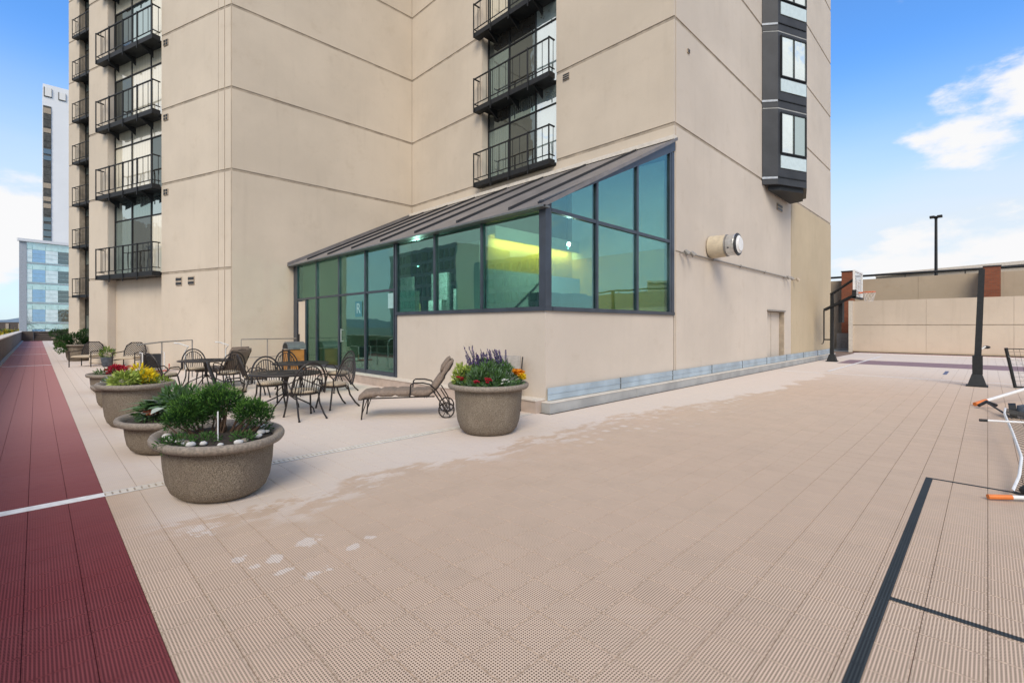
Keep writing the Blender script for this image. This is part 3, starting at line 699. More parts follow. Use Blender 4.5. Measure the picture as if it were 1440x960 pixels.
# last bay: beige door with frame beside a lower pane
b = MB(); b.box(SX+.005, SX+.04, 16.75, 17.4, .36, 2.45); ddo = b.build('door', M['stucco'], sun)
b = MB(); b.box(SX-.03, SX+.06, 16.66, 16.74, .361, 2.499); b.build('door_frame', M['navy'], sun)
b = MB(); b.box(SX-.05, SX+.0, 17.3, 17.37, 1.0, 1.3); b.build('handle', M['black'], ddo)
b = MB(); b.box(SX+.01, SX+.02, 15.87, 16.659, .361, 2.499); b.build('pane', M['glass'], sun)
b = MB(); b.tube([(SX-.07, 13.9, 1.1), (SX-.07, 13.9, 1.5)], .015, 6); b.box(SX-.07, SX, 13.89, 13.91, 1.12, 1.14); b.box(SX-.07, SX, 13.89, 13.91, 1.46, 1.48); b.build('door_handle', M['galv'], sun)
def beamz(x): return 3.80+(x-6.55)*(roofz(11.66)-.30-3.80)/5.11
# right side glazing
XM = [6.74, 8.23, 9.84, 11.45]
def roofz(x): return 3.80+(x-6.5)*(6.42-3.80)/(11.7-6.5)
for x in XM[1:]: mull('mullion', x-.035, x+.035, 5.72, 5.83, 1.941, beamz(x)+.01)
mull('end_mullion', 11.5, 11.64, 5.715, 5.86, 1.941, roofz(11.5)-.28)
for a, c in zip(XM[:-1], XM[1:]): mull('transom', a+.0351, c-.0351, 5.725, 5.82, 3.70, 3.77)
for i, (a, c) in enumerate(zip(XM[:-1], XM[1:])):
    b = MB(); b.box(a+.03, c-.035, 5.76, 5.77, 1.942, 3.70); b.build('pane', M['glass_side'], sun)
    b = MB(); b.hexa([(a+.03, 5.76, 3.771), (c-.035, 5.76, 3.771), (c-.035, 5.77, 3.771), (a+.03, 5.77, 3.771), (a+.03, 5.76, beamz(a+.03)+.015), (c-.035, 5.76, beamz(c)+.0), (c-.035, 5.77, beamz(c)+.0), (a+.03, 5.77, beamz(a+.03)+.015)]); b.build('pane', M['glass_side'], sun)
# sloping gable beam
b = MB(); b.hexa([(6.55, 5.70, 3.80), (11.66, 5.70, roofz(11.66)-.30), (11.66, 5.86, roofz(11.66)-.30), (6.55, 5.86, 3.80), (6.52, 5.70, 3.86), (11.66, 5.70, roofz(11.66)-.04), (11.66, 5.86, roofz(11.66)-.04), (6.52, 5.86, 3.86)]); b.build('gable_beam', M['navy'], sun)
YS = [5.66, 6.7, 8.36, 10.02, 11.68, 13.36, 15.0, 16.62, 17.86]
for a, c in zip(YS[:-1], YS[1:]):
    b = MB(); g_ = .012; x0, x1 = 6.42, 11.66
    b.hexa([(x0, a+g_, roofz(x0)-.035), (x1, a+g_, roofz(x1)-.035), (x1, c-g_, roofz(x1)-.035), (x0, c-g_, roofz(x0)-.035), (x0, a+g_, roofz(x0)+.01), (x1, a+g_, roofz(x1)+.01), (x1, c-g_, roofz(x1)+.01), (x0, c-g_, roofz(x0)+.01)]); b.build('roof_panel', M['roof'], sun)
for a in YS[1:-1]:
    b = MB(); x0, x1 = 6.62, 11.4; b.hexa([(x0, a-.03, roofz(x0)-.02), (x1, a-.03, roofz(x1)-.02), (x1, a+.03, roofz(x1)-.02), (x0, a+.03, roofz(x0)-.02), (x0, a-.03, roofz(x0)+.07), (x1, a-.03, roofz(x1)+.07), (x1, a+.03, roofz(x1)+.07), (x0, a+.03, roofz(x0)+.07)]); b.build('roof_seam', M['seam'], sun)
b = MB(); b.box(6.40, 6.6, 5.63, 17.86, 3.80-.075, 3.80-.04); b.build('gutter', M['lid'], sun)
b = MB(); b.hexa([(6.43, 5.63, roofz(6.43)-.05), (11.66, 5.63, roofz(11.66)-.05), (11.66, 5.665, roofz(11.66)-.05), (6.43, 5.665, roofz(6.43)-.05), (6.43, 5.63, roofz(6.43)+.03), (11.66, 5.63, roofz(11.66)+.03), (11.66, 5.665, roofz(11.66)+.03), (6.43, 5.665, roofz(6.43)+.03)]); b.build('roof_edge', M['roof'], sun)
b = MB(); b.box(11.5, 11.662, 5.66, 17.86, 6.36, 6.47); b.build('wall_flashing', M['trim'], sun)
b = MB(); b.hexa([(6.4, 17.83, roofz(6.4)), (11.6, 17.83, roofz(11.6)), (11.6, 17.862, roofz(11.6)), (6.4, 17.862, roofz(6.4)), (6.4, 17.83, roofz(6.4)+.12), (11.6, 17.83, roofz(11.6)+.12), (11.6, 17.862, roofz(11.6)+.12), (6.4, 17.862, roofz(6.4)+.12)]); b.build('wall_flashing', M['roof'], sun)
# inside
b = MB(); b.box(6.83, 11.66, 5.96, 17.85, .02, .2); b.build('floor', M['infloor'], sun)
b = MB(); b.box(8.13, 11.6, 9.0, 9.2, .2, 3.9); b.build('partition', M['inyel'], sun)
b = MB(); b.box(7.6, 11.2, 8.4, 8.5, .2, 2.95); b.build('stair_wall', M['inwall'], sun)
b = MB(); b.tube([(7.7, 8.3, 1.5), (9.3, 8.3, 2.7)], .03, 6); b.build('handrail', M['black'], sun)
b = MB(); b.box(11.58, 11.655, 5.96, 8.99, .2, 3.6); b.build('inner_wall', M['inyel'], sun)  # lower part yellow: glow of the cove light put into its colour
b = MB(); b.box(11.58, 11.655, 5.96, 8.99, 3.605, 5.9); b.build('inner_wall', M['inwall'], sun)
b = MB(); b.box(11.58, 11.655, 9.21, 17.85, .2, 5.9); b.build('inner_wall', M['indark'], sun)
b = MB(); b.hexa([(6.75, 5.9, roofz(6.75)-.1), (11.6, 5.9, roofz(11.6)-.1), (11.6, 17.85, roofz(11.6)-.1), (6.75, 17.85, roofz(6.75)-.1), (6.75, 5.9, roofz(6.75)-.06), (11.6, 5.9, roofz(11.6)-.06), (11.6, 17.85, roofz(11.6)-.06), (6.75, 17.85, roofz(6.75)-.06)]); b.build('ceiling', M['lid'], sun)
b = MB(); b.box(8.2, 11.57, 8.96, 8.99, 3.87, 3.9); b.build('cove_strip', M['cove'], sun)
b = MB(); b.box(8.13, 11.57, 8.75, 8.999, 3.905, 4.1); b.build('soffit', M['inwall'], sun)
b = MB(); b.box(8.13, 11.57, 8.72, 8.749, 3.78, 4.1); b.build('soffit_lip', M['inwall'], sun)
b = MB(); b.box(8.9, 9.1, 10.0, 11.4, .2, 2.7); b.box(8.9, 9.1, 12.0, 12.7, .2, 2.4); b.build('partition', M['inwall'], sun)
b = MB(); b.box(7.5, 7.62, 8.62, 9.5, .2, 3.62); b.build('column', M['inwall'], sun)  # white slab added in place of a bright building's reflection
for qy in (11.3, 12.9, 15.0):
    b = MB(); b.box(9.8, 9.9, qy, qy+.9, .2, 3.4); b.build('panel', M['inwall'], sun)
for (qx, qy) in ((7.6, 6.6), (8.3, 6.4), (9.1, 6.7)):
    b = MB(); b.box(qx, qx+.5, qy, qy+.5, .2, 1.0+1.3); b.build('cabinet', M['indark'], sun)
b = MB(); b.box(8.6, 8.8, 13.0, 13.9, .2, 2.3); b.build('partition', M['inyel'], sun)
b = MB(); b.box(7.3, 7.45, 11.05, 11.8, .2, 2.55); b.build('partition', M['inwall'], sun)
b = MB(); b.box(7.2, 8.0, 13.2, 14.0, .2, .95); b.box(8.3, 9.2, 14.4, 15.4, .2, 1.1); b.build('cabinet', M['indark'], sun)
for (x, y, z) in ((9.0, 7.08, 3.54),):
    b = MB(); b.ball((x, y, z), .05, 10, 8); b.build('lamp', M['bulb'], sun)
la = bpy.data.lights.new('cove_lamp', 'AREA'); la.shape = 'RECTANGLE'; la.size = 3.2; la.size_y = .1; la.energy = 34; la.color = (1, .70, .2)
lo = bpy.data.objects.new('cove_lamp', la); C.objects.link(lo); lo.location = (9.85, 8.82, 3.8); lo.rotation_euler = (math.radians(28), 0, 0)
la2 = bpy.data.lights.new('ceiling_lamp_and_fill', 'POINT'); la2.energy = 60; la2.color = (1, .95, .82); la2.shadow_soft_size = .01
lo2 = bpy.data.objects.new('ceiling_lamp_and_fill', la2); C.objects.link(lo2); lo2.location = (9.0, 7.08, 3.45)
room_fill = bpy.data.lights.new('ceiling_lamp_and_fill', 'POINT'); room_fill.energy = 150; room_fill.color = (.95, 1, .95); room_fill.shadow_soft_size = .01  # fill lamp added to brighten the room, no fixture here
room_fill_ob = bpy.data.objects.new('ceiling_lamp_and_fill', room_fill); C.objects.link(room_fill_ob); room_fill_ob.location = (8.2, 12.3, 3.4)
# door sign and notice
b = MB(); b.box(SX-.004, SX+.002, 12.72, 13.12, 1.85, 2.3); sg = b.build('sign', M['teal_sign'], sun)
def text(s_, size, loc, rot, mat, name, parent, ext=.002):
    cu = bpy.data.curves.new('t', 'FONT'); cu.body = s_; cu.size = size; cu.extrude = ext; cu.align_x = 'CENTER'; cu.align_y = 'CENTER'
    o = bpy.data.objects.new('t', cu); C.objects.link(o); bpy.context.view_layer.update()
    me = bpy.data.meshes.new_from_object(o.evaluated_get(bpy.context.evaluated_depsgraph_get())); bpy.data.objects.remove(o)
    me.materials.clear(); me.materials.append(M[mat]); ob = bpy.data.objects.new(name, me); C.objects.link(ob); ob.parent = parent
    ob.location = Vector(loc)-wloc(parent); ob.rotation_euler = rot; return ob
text('R', .42, (SX-.008, 12.92, 2.08), (PI/2, 0, -PI/2), 'paper', 'letter', sg)
b = MB(); b.box(SX-.004, SX+.002, 11.02, 11.28, 2.05, 2.45); b.build('notice', M['paper'], sun)

# ------------------------------------------------------------------ parapet and end wall (left)
pp = thing('parapet_wall', (-1.1, 20, 0), 'long brown parapet wall with pale coping along the maroon path', 'wall')
yy = -4.0
while yy < 74:
    b = MB(); b.box(-1.45, -1.1, yy+.01, yy+3.69, -1, 1.0); b.build('wall_panel', M['brown'], pp)
    b = MB(); b.box(-1.5, -1.06, yy+.004, yy+3.696, 1.0, 1.05); b.build('coping', M['cap'], pp); yy += 3.7
b = MB(); b.box(-1.099, -.98, -4, 74, -.01, .07); b.build('base_strip', M['kerb'], pp)
ew = thing('end_wall', (1.5, 74, 0), 'brown slatted end wall closing the far end of the path', 'wall')
for i in range(4):
    b = MB(); b.box(-.2, 8, 73+.12*i, 73.1+.12*i, .08+.26*i, .08+.26*i+.19); b.build('slat', M['brown'], ew)
b = MB(); b.box(-1.09, -.21, 72.9, 73.6, 0, 1.05); b.build('pier', M['brown'], ew)
b = MB(); b.box(-.2, 8, 73.5, 73.7, 0, 1.05); b.build('backing', M['indark'], ew)

# ------------------------------------------------------------------ glass building and white tower far left
GF = Frame((-1.95, 110), (math.cos(.19), math.sin(.19)), (math.sin(.19), -math.cos(.19)))
gb = thing('glass_office_building', (-1.9, 110, -14), 'low office building clad in pale green glass beyond the end wall', 'building')
b = MB(); p0 = GF.p(0, -.05, 0); p1 = GF.p(14, -.05, 0); b.prism([(p0.x, p0.y), (p1.x, p1.y), (p1.x+3, p1.y+14), (p0.x+2.5, p0.y+14)], -14, 15.29); b.build('wall', M['gb_green'], gb)
b = MB(); b.box(-.25, 14.2, -.05, .45, 15.3, 15.75, F=GF); b.build('cornice', M['gtow'], gb)
b = MB(); b.box(0, .85, -.05, .12, -14, 15.29, F=GF); b.build('corner_panel', M['gb_grey'], gb)
for fl in range(5):
    z0 = 12.1-3.25*fl-.1
    b = MB(); b.box(.86, 13.9, -.049, .1, z0-.14, z0, F=GF); b.build('floor_band', M['gb_grey'], gb)
    for (a, c, m_) in ((.9, 1.5, 'gb_pale'), (1.55, 3.05, 'gb_blue'), (3.1, 4.6, 'gb_pale'), (4.65, 6.1, 'pane_d'), (6.15, 7.2, 'gb_green')):
        for rr in range(4):
            hh = .62; zz = z0+.12+rr*.68
            mm = m_ if not (rr == 3) else 'gb_green'
            b = MB(); b.box(a, c, -.048, .02+.01*rr, zz, zz+hh, F=GF); b.build('pane', M[mm], gb)
wt = thing('white_tower', (3, 400, -14), 'slim white high-rise with one dark column of windows', 'building')
b = MB(); b.box(2.7, 40, 400, 430, -14, 147); b.build('wall', M['gtow'], wt)
b = MB(); b.box(2.9, 6.4, 399.6, 399.99, -14, 134); st_ = b.build('window_strip', M['indark'], wt)
for i in range(36):
    z0 = 133-4.1*i; b = MB(); b.box(3.0, 6.3, 399.4, 399.59, z0-3.2+random.uniform(-.5, .5), z0-.3, 0); b.build('window', M[random.choice(['indark', 'pane_d', 'joint', 'indark'])], wt)
for x0, x1, z0, z1 in ((3.2, 6.6, 139.5, 145), (9.5, 12.8, 139.3, 144)):
    b = MB(); b.box(x0, x1, 399.5, 399.99, z0, z1); b.build('louvre', M['indark'], wt); b = MB(); b.box(x0+.4, x1-.1, 399.2, 399.49, z0+.3, z1-.1); b.build('panel', emis('sign_white', (1, 1, 1), .9) if False else M['white'], wt)
# street side buildings seen only as reflections in the sunroom glass
def office(x, y, w_, d_, h_, label):
    t = thing('office_tower', (x, y, -14), label, 'building', 'office towers across the street')
    b = MB(); b.box(x-d_, x, y, y+w_, -14, h_); b.build('wall', M['cap'], t)
    wb = MB(); yy = y+1
    while yy < y+w_-2:
        zz = -10
        while zz < h_-3: wb.box(x, x+.1, yy, yy+1.7, zz, zz+2.2); zz += 3.4
        yy += 2.6
    tag(wb.build('window', M['pane_d'], t), kind='stuff')
office(-62, 62, 26, 20, 17, 'tan office tower across the street, mirrored in the sunroom glass')
office(-66, 100, 34, 20, 24, 'taller office tower across the street, mirrored in the sunroom doors')
# far low brown building and trees
fb = thing('warehouse', (-10, 320, -14), 'long low brown brick building far behind the parapet', 'building')
b = MB(); b.box(-60, -3, 320, 340, -14, 3.6); b.build('wall', M['brown'], fb)
for i in range(14): b = MB(); b.box(-58+4*i, -57+4*i, 319.6, 319.99, -4, 3.0); b.build('window', M['joint'], fb)
def crown(b, c, r, n, l, w_, mats=1, fl=.8, up=.2):
    for _ in range(n):
        a = random.uniform(0, 2*PI); ct = random.uniform(-1, 1); s_ = math.sqrt(1-ct*ct); rr = r*(random.random()**.35)
        d = Vector((s_*math.cos(a), s_*math.sin(a), ct)); b.leaf((c[0]+d.x*rr, c[1]+d.y*rr, c[2]+d.z*rr*fl), d+Vector((random.uniform(-.6, .6), random.uniform(-.6, .6), random.uniform(-.4, .6)+up)), l*random.uniform(.7, 1.3), w_, random.randrange(mats))
for i, (x, y, r, lb) in enumerate(((-9, 170, 5, 'rounded yellow street tree far left beyond the parapet'), (-5.2, 205, 4, 'smaller yellow-green street tree near the glass building'), (-14, 230, 6, 'broad yellow-green tree at the left edge of view'), (-7, 150, 3.5, 'low yellow bushy tree just over the parapet coping'))):
    t = thing('street_tree', (x, y, -14), lb, 'tree', 'street trees beyond the parapet')
    b = MB(); b.tube([(x, y, -14), (x, y, -4)], [.35, .2], 7); b.build('trunk', M['trunk'], t)
    b = MB()
    for _ in range(6): crown(b, (x+random.uniform(-r, r)*.6, y+random.uniform(-r, r)*.6, -1.9+random.uniform(-2, .8)), r*.55, 260, .9, .6, 2)
    b.build('crown', [M['treey'], M['treeg']], t)

# ------------------------------------------------------------------ right hand far walls
rw = thing('court_wall', (35.5, -3, 0), 'long low cream block wall closing the court on the right', 'wall')
ys = [5.85-3.4*i for i in range(7)]
for i in range(6):
    for (a, c) in ((.12, 1.64), (1.68, 3.12)):
        b = MB(); b.box(35.4, 35.7, ys[i+1]+(.004), ys[i]-.004, a, c); b.build('wall_panel', M['wall2'], rw)
b = MB(); b.box(35.43, 35.7, ys[-1], 5.84, 1.641, 1.679); b.build('joint', M['joint'], rw)
b = MB(); b.box(35.36, 35.7, ys[-1], 5.84, 0, .05); b.build('base', M['indark'], rw)
b = MB(); b.box(35.34, 35.7, ys[-1], 5.84, .051, .119); b.build('base', M['wall3'], rw)
b = MB(); b.box(35.3, 35.72, 5.853, 6.05, 0, 3.14); b.build('end_post', M['trim'], rw)
uw = thing('upper_wall', (38, -3, 0), 'darker tan upper wall behind the cream court wall', 'wall')
for i in range(7):
    b = MB(); b.box(38.0, 38.3, 10.2-3.6*(i+1)+.005, 10.2-3.6*i-.005, 0, 4.62); b.build('wall_panel', M['wall3'], uw)
rl = thing('top_railing', (38, -3, 5), 'black pipe railing along the top of the tan wall', 'railing')
b = MB(); b.tube([(38.1, 10.2, 4.86), (38.1, -15, 4.86)], .07, 8); b.build('rail', M['black'], rl)
for i in range(9): b = MB(); b.box(38.08, 38.12, 9-2.7*i, 9.05-2.7*i, 4.63, 4.85); b.build('post', M['black'], rl)
for (y0, y1, z0, z1, lb) in ((6.15, 6.72, 1.15, 5.1, 'tall red brick pier beside the basketball backboard'), (-.5, .17, 2.95, 4.85, 'short red brick pier above the court wall next to the leaning pole')):
    pr = thing('brick_pier', (37.4, y0, 0), lb, 'brick pier', 'brick piers')
    b = MB(); b.box(37.0, 37.9, y0, y1, z0, z1); b.build('brickwork', M['brick'], pr); b = MB(); b.box(36.96, 37.94, y0-.03, y1+.03, z1, z1+.06); b.build('cap', M['charcoal'], pr)
    if z0 < 2: b = MB(); b.box(36.9, 37.95, y0-.2, y1+.25, .15, 1.14); b.build('plinth', M['rail'], pr); b = MB(); b.box(36.85, 37.97, y0-.25, y1+.3, 0, .149); b.build('footing', M['kerb'], pr)
rp = thing('ramp_structure', (60, -3, 0), 'pale concrete ramp rising beyond the court wall', 'ramp')
b = MB(); b.hexa([(60, 8, -14), (60, -22, -14), (75, -22, -14), (75, 8, -14), (60, 8, 6.55), (60, -22, 7.6), (75, -22, 7.6), (75, 8, 6.55)]); b.build('wall', M['wall2'], rp)
b = MB(); b.hexa([(59.7, 8, 6.555), (59.7, -22, 7.605), (60.3, -22, 7.605), (60.3, 8, 6.555), (59.7, 8, 6.85), (59.7, -22, 7.9), (60.3, -22, 7.9), (60.3, 8, 6.85)]); b.build('coping', M['cap'], rp)
lp = thing('light_pole', (40, 2.3, 0), 'tall black light pole with twin lamp heads above the far wall', 'light pole')
b = MB(); b.tube([(40, 2.3, 0), (40, 2.3, 8.5)], [.10, .07], 8); b.build('pole', M['black'], lp)
for s_ in (-1, 1):
    b = MB(); b.tube([(40, 2.3, 8.3), (40, 2.3+.1*s_, 8.42)], .04, 6); b.box(39.8, 40.2, min(2.3+.06*s_, 2.3+.30*s_), max(2.3+.06*s_, 2.3+.30*s_), 8.40, 8.52); b.build('lamp_head', M['black'], lp)

# ------------------------------------------------------------------ basketball hoops
def hoop_pole(t, x, y, lean=0, flare=.34):
    b = MB(); n = 4; vs = []
    a_ = MB(); w0, w1 = flare, .10
    a_.hexa([(x-w0, y-w0, 0), (x+w0, y-w0, 0), (x+w0, y+w0, 0), (x-w0, y+w0, 0), (x-w1, y-w1, .32), (x+w1, y-w1, .32), (x+w1, y+w1, .32), (x-w1, y+w1, .32)])
    a_.box(x-w0-.02, x+w0+.02, y-w0-.02, y+w0+.02, 0, .03); a_.build('base', M['black'], t)
    b.hexa([(x-.07, y-.07, .3), (x+.07, y-.07, .3), (x+.07, y+.07, .3), (x-.07, y+.07, .3), (x-.06+lean, y-.06-lean, 3.08), (x+.06+lean, y-.06-lean, 3.08), (x+.06+lean, y+.06-lean, 3.08), (x-.06+lean, y+.06-lean, 3.08)]); b.build('pole', M['black'], t)
hp = thing('basketball_hoop', (25.3, 4.95, 0), 'black basketball hoop with clear backboard and orange rim by the tower corner', 'basketball hoop')
hoop_pole(hp, 25.3, 4.95, 0, .19)
bd = MB(); X0, X1 = 24.4, 26.2; YB_ = 3.98
bd.box(X0+.05, X1-.05, YB_, YB_+.02, 2.9, 3.9); bdo = bd.build('backboard', M['acrylic'], hp)
f = MB(); f.box(X0, X0+.06, YB_-.02, YB_+.05, 2.84, 3.96); f.box(X1-.06, X1, YB_-.02, YB_+.05, 2.84, 3.96); f.box(X0+.061, X1-.061, YB_-.02, YB_+.05, 2.84, 2.9); f.box(X0+.061, X1-.061, YB_-.02, YB_+.05, 3.9, 3.96)
f.build('frame', M['white'], bdo)
f = MB(); f.box(25.0, 25.6, YB_-.012, YB_-.004, 3.1, 3.15); f.box(25.0, 25.05, YB_-.012, YB_-.004, 3.151, 3.5); f.box(25.55, 25.6, YB_-.012, YB_-.004, 3.151, 3.5); f.box(25.0, 25.6, YB_-.012, YB_-.004, 3.501, 3.55); f.build('target_square', M['white'], bdo)
f = MB(); f.box(X0-.01, X0+.1, YB_-.06, YB_+.08, 2.78, 3.12); f.box(X0-.01, X1, YB_-.05, YB_+.07, 2.76, 2.839); f.build('edge_pad', M['black'], bdo)
rm = MB(); cy_ = YB_-.15-.225
rm.tube([(25.3+.225*math.cos(a), cy_+.225*math.sin(a), 3.05) for a in [2*PI*i/20 for i in range(20)]], .02, 6, True); rm.box(25.2, 25.4, YB_-.16, YB_-.02, 3.0, 3.06)
rmo = rm.build('rim', M['rim'], hp)
nt_ = MB()
for i in range(12):
    for sgn in (1, -1):
        pts = []
        for s_ in range(5):
            a = 2*PI*i/12+sgn*s_*PI/12; rr = .225-.02*s_; pts.append((25.3+rr*math.cos(a), cy_+rr*math.sin(a), 3.04-.1*s_))
        nt_.tube(pts, .006, 3)
nt_.build('net', M['netw'], rmo)
a_ = MB()
a_.tube([(25.2, 5.0, 3.0), (25.2, YB_+.1, 3.68)], .04, 6); a_.tube([(25.4, 5.0, 3.0), (25.4, YB_+.1, 3.68)], .04, 6)
a_.build('arm', M['black'], hp)
a_ = MB(); a_.tube([(25.2, 5.24, 2.32), (25.2, YB_+.06, 2.98)], .055, 6); a_.tube([(25.4, 5.24, 2.32), (25.4, YB_+.06, 2.98)], .055, 6); a_.build('arm', M['black'], hp)
a_ = MB(); a_.tube([(25.3, 5.26, 2.32), (25.3, 5.26, .95)], .03, 6); a_.tube([(25.3, 5.26, .98), (25.3, 5.0, .98)], .03, 6); a_.tube([(25.3, 5.26, .95), (25.3, 5.3, .8), (25.3, 5.36, .78)], .02, 6); a_.build('crank', M['black'], hp)
a_ = MB(); a_.box(25.5, 25.9, 4.6, 4.75, 1.75, 2.75); a_.build('counterweight', M['black'], hp)
h2 = thing('hoop_pole', (17.5, .2, 0), 'black basketball pole leaning slightly on its flared base in mid court', 'basketball pole')
hoop_pole(h2, 17.5, .2, .09, .19)
b = MB(); b.box(17.41, 17.61, .09, .29, .322, .8); b.build('collar', M['black'], h2)
b = MB(); b.tube([(17.48, .12, .98), (17.52, .04, 1.05)], .02, 6); b.build('crank_arm', M['white'], h2)
b = MB(); b.ball((17.56, .02, 1.03), .075, 12, 8, sc3=(.6, 1, .55)); b.build('crank_knob', M['black'], h2)

# ------------------------------------------------------------------ nets on the right
fn = thing('standing_net', (17.7, -.5, 0), 'upright court net with tilted black post behind the leaning pole', 'net')
b = MB(); b.tube([(17.7, -.5, 0), (17.62, -.33, 1.02)], .035, 8); b.build('post', M['black'], fn)
b = MB(); b.tube([(17.7, -.5, .03), (17.9, -4, .03)], .02, 6); b.build('bottom_bar', M['black'], fn)
b = MB()
for i in range(34): q = i/33; b.tube([(17.7+.2*q, -.5-3.4*q, .05), (17.62+.2*q, -.36-3.4*q, 1.0-.03*math.sin(q*3))], .0035, 3)
for j in range(9): zz = .08+.105*j; b.tube([(17.7-.07*zz, -.5+.15*zz, zz), (17.9-.07*zz, -3.9+.15*zz, zz)], .0035, 3)
tag(b.build('mesh', M['string'], fn), kind='stuff')
b = MB(); b.tube([(17.62, -.34, 1.0), (17.8, -3.8, .97)], .012, 5); b.build('top_cord', M['string'], fn)
b = MB(); b.hexa([(17.6, -.42, .76), (17.6, -1.35, .05), (17.61, -1.35, .05), (17.61, -.42, .76), (17.6, -.36, .82), (17.6, -1.27, .1), (17.61, -1.27, .1), (17.61, -.36, .82)]); b.build('strap', M['white'], fn)
nn_ = thing('collapsed_net', (8, -.3, 0), 'collapsed portable net with white edge tape lying on the court', 'net')
tp = [(12.5, -.25, .05), (11.2, -.20, .22), (9.9, -.17, .30), (8.9, -.22, .22), (7.6, -.26, .14), (6.9, -.22, .08), (6.35, -.16, .05)]
def lerp_path(P, t):
    t = t*(len(P)-1); i = min(int(t), len(P)-2); f_ = t-i; return Vector(P[i]).lerp(Vector(P[i+1]), f_)
b = MB(); vs = []; fs = []; nN = 40
for i in range(nN+1):
    p = lerp_path(tp, i/nN); w_ = .014; vs += [p+Vector((0, w_, .0)), p+Vector((0, w_*.3, .03)), p+Vector((0, -w_, .01))]
for i in range(nN): a = i*3; fs += [(a, a+1, a+4, a+3), (a+1, a+2, a+5, a+4)]
b.add(vs, fs); b.build('edge_tape', M['white'], nn_, smooth=True)
b = MB()
for i in range(60):
    p = lerp_path(tp, i/59); pts = [p+Vector((.12*math.sin(j*.9+i*.05)+.10*j*(.5-i/59), -.16*j, -p.z*min(1, j/5)*.9+.012*math.sin(j+i*.4))) for j in range(11)]
    b.tube(pts, .0035, 3)
for j in range(1, 11):
    pts = []
    for i in range(30):
        p = lerp_path(tp, i/29); ii = i*2; pts.append(p+Vector((.12*math.sin(j*.9+ii*.05)+.10*j*(.5-ii/59), -.16*j, -p.z*min(1, j/5)*.9+.012*math.sin(j+ii*.4))))
    b.tube(pts, .0035, 3)
tag(b.build('mesh', M['string'], nn_), kind='stuff')
def pole(p0, p1, r, label, tip=.55, tipr=None, mat='white'):
    t = thing('net_pole', p0, label, 'pole', 'white net poles'); p0 = Vector(p0); p1 = Vector(p1); d = (p1-p0).normalized()
    b = MB(); b.tube([p0+d*tip, p1], r, 10); b.build('tube', M[mat], t)
    b = MB(); b.tube([p0, p0+d*(tip+.03)], tipr or r*1.25, 10); b.build('grip', M['orange' if tipr is None else 'black'], t); return t
pole((6.10, .0, .03), (6.9, -1.3, .10), .018, 'white net pole with orange end nearest the camera', .15)
pole((13.1, .18, .04), (15.6, -1.2, .5), .03, 'farther white net pole with orange end slanting beside the bag', .3)
pole((8.92, .08, .32), (9.4, -1.6, .36), .013, 'thin white rod lying across the white edge tape', .05, .018)
ft = thing('rubber_weight', (6.55, -.35, 0), 'black rubber weight under the nearest white pole', 'weight')
b = MB(); b.ball((6.5, -.27, .05), .06, 12, 8, sc3=(1.3, 1.1, .8)); b.build('cap', M['black'], ft, smooth=True)
b = MB(); b.tube([(6.5, -.27, .02), (6.62, -.8, .02)], .03, 8); b.build('stem', M['black'], ft)
rd = thing('folded_stake', (13, -.1, 0), 'thin dark stake lying between the orange pole end and the bag', 'stake')
b = MB(); b.tube([(12.9, .02, .12), (11.5, -.28, .05)], .016, 6); b.build('rod', M['black'], rd); b = MB(); b.tube([(12.75, .12, .06), (12.9, .02, .13), (13.0, -.12, .06)], .03, 6); b.build('hook', M['black'], rd)
for (px, py, r, lb, mm) in ((11.9, -.68, .17, 'grey and black equipment bag beside the collapsed net', 'bag'), (12.9, -.95, .16, 'small black bag behind the grey equipment bag', 'black')):
    bg_ = thing('equipment_bag', (px, py, 0), lb, 'bag')
    b = MB(); pts = [(px-.02*i, py+.32-.16*i, r*.75+.01*math.sin(i*2)) for i in range(6)]; b.tube(pts, [r*.55, r*.8, r*.78, r*.85, r*.8, r*.6], 12); b.build('body', M[mm], bg_, smooth=True)
    b = MB(); b.tube([(px, py+.33, r*.75), (px, py+.42, r*.7)], r*.75, 10); b.build('end_cap', M['black'], bg_)

# ------------------------------------------------------------------ planters and plants
def planter(x, y, rx, ry, h_, label, base=.62, grp='brown aggregate planters along the path'):
    t = thing('planter', (x, y, 0), label, 'planter', grp)
    e = .84
    prof = [(base*.92, 0), (base, .01), (base+(e-base)*.42, h_*.10), (base+(e-base)*.70, h_*.25), (base+(e-base)*.86, h_*.5), (e*.985, h_*.76), (e, h_-.09), (e+.01, h_-.075)]
    b = MB(); b.lathe(prof, 56, (x, y, 0), rx, ry); b.build('bowl', M['agg'], t, smooth=True)
    b = MB(); b.lathe([(e-.02, h_-.085), (.965, h_-.075), (.995, h_-.05), (1, h_-.025), (.98, h_-.004), (.93, h_), (.88, h_-.012), (.83, h_-.04), (.81, h_-.09)], 56, (x, y, 0), rx, ry, capb=False); b.build('rim', M['agg_rim'], t, smooth=True)
    b = MB(); b.lathe([(.815, h_-.06), (.6, h_-.03), (.3, h_-.01), (.01, h_-.01)], 32, (x, y, 0), rx, ry, capb=False); b.build('soil', M['soil'], t, smooth=True)
    return t
RV = Vector((.7071, -.7071, 0)); FV = Vector((.7071, .7071, 0))
def loc(px, py, r, f, z): v = Vector((px, py, 0))+RV*r+FV*f; return (v.x, v.y, z)
P1 = (1.25, 5.25); planter(*P1, .55, .72, .56, 'large low oval planter nearest the camera holding a clipped juniper')
P2_ = (1.22, 7.5); planter(*P2_, .56, .66, .43, 'low oval planter with broad silvery leaves right behind the juniper planter')
P3 = (1.15, 9.75); planter(*P3, .52, .64, .68, 'tall oval planter filled with bright yellow and lime foliage')
P4 = (1.17, 12.2); planter(*P4, .44, .5, .43, 'small low bowl planter half hidden left of the yellow planter')
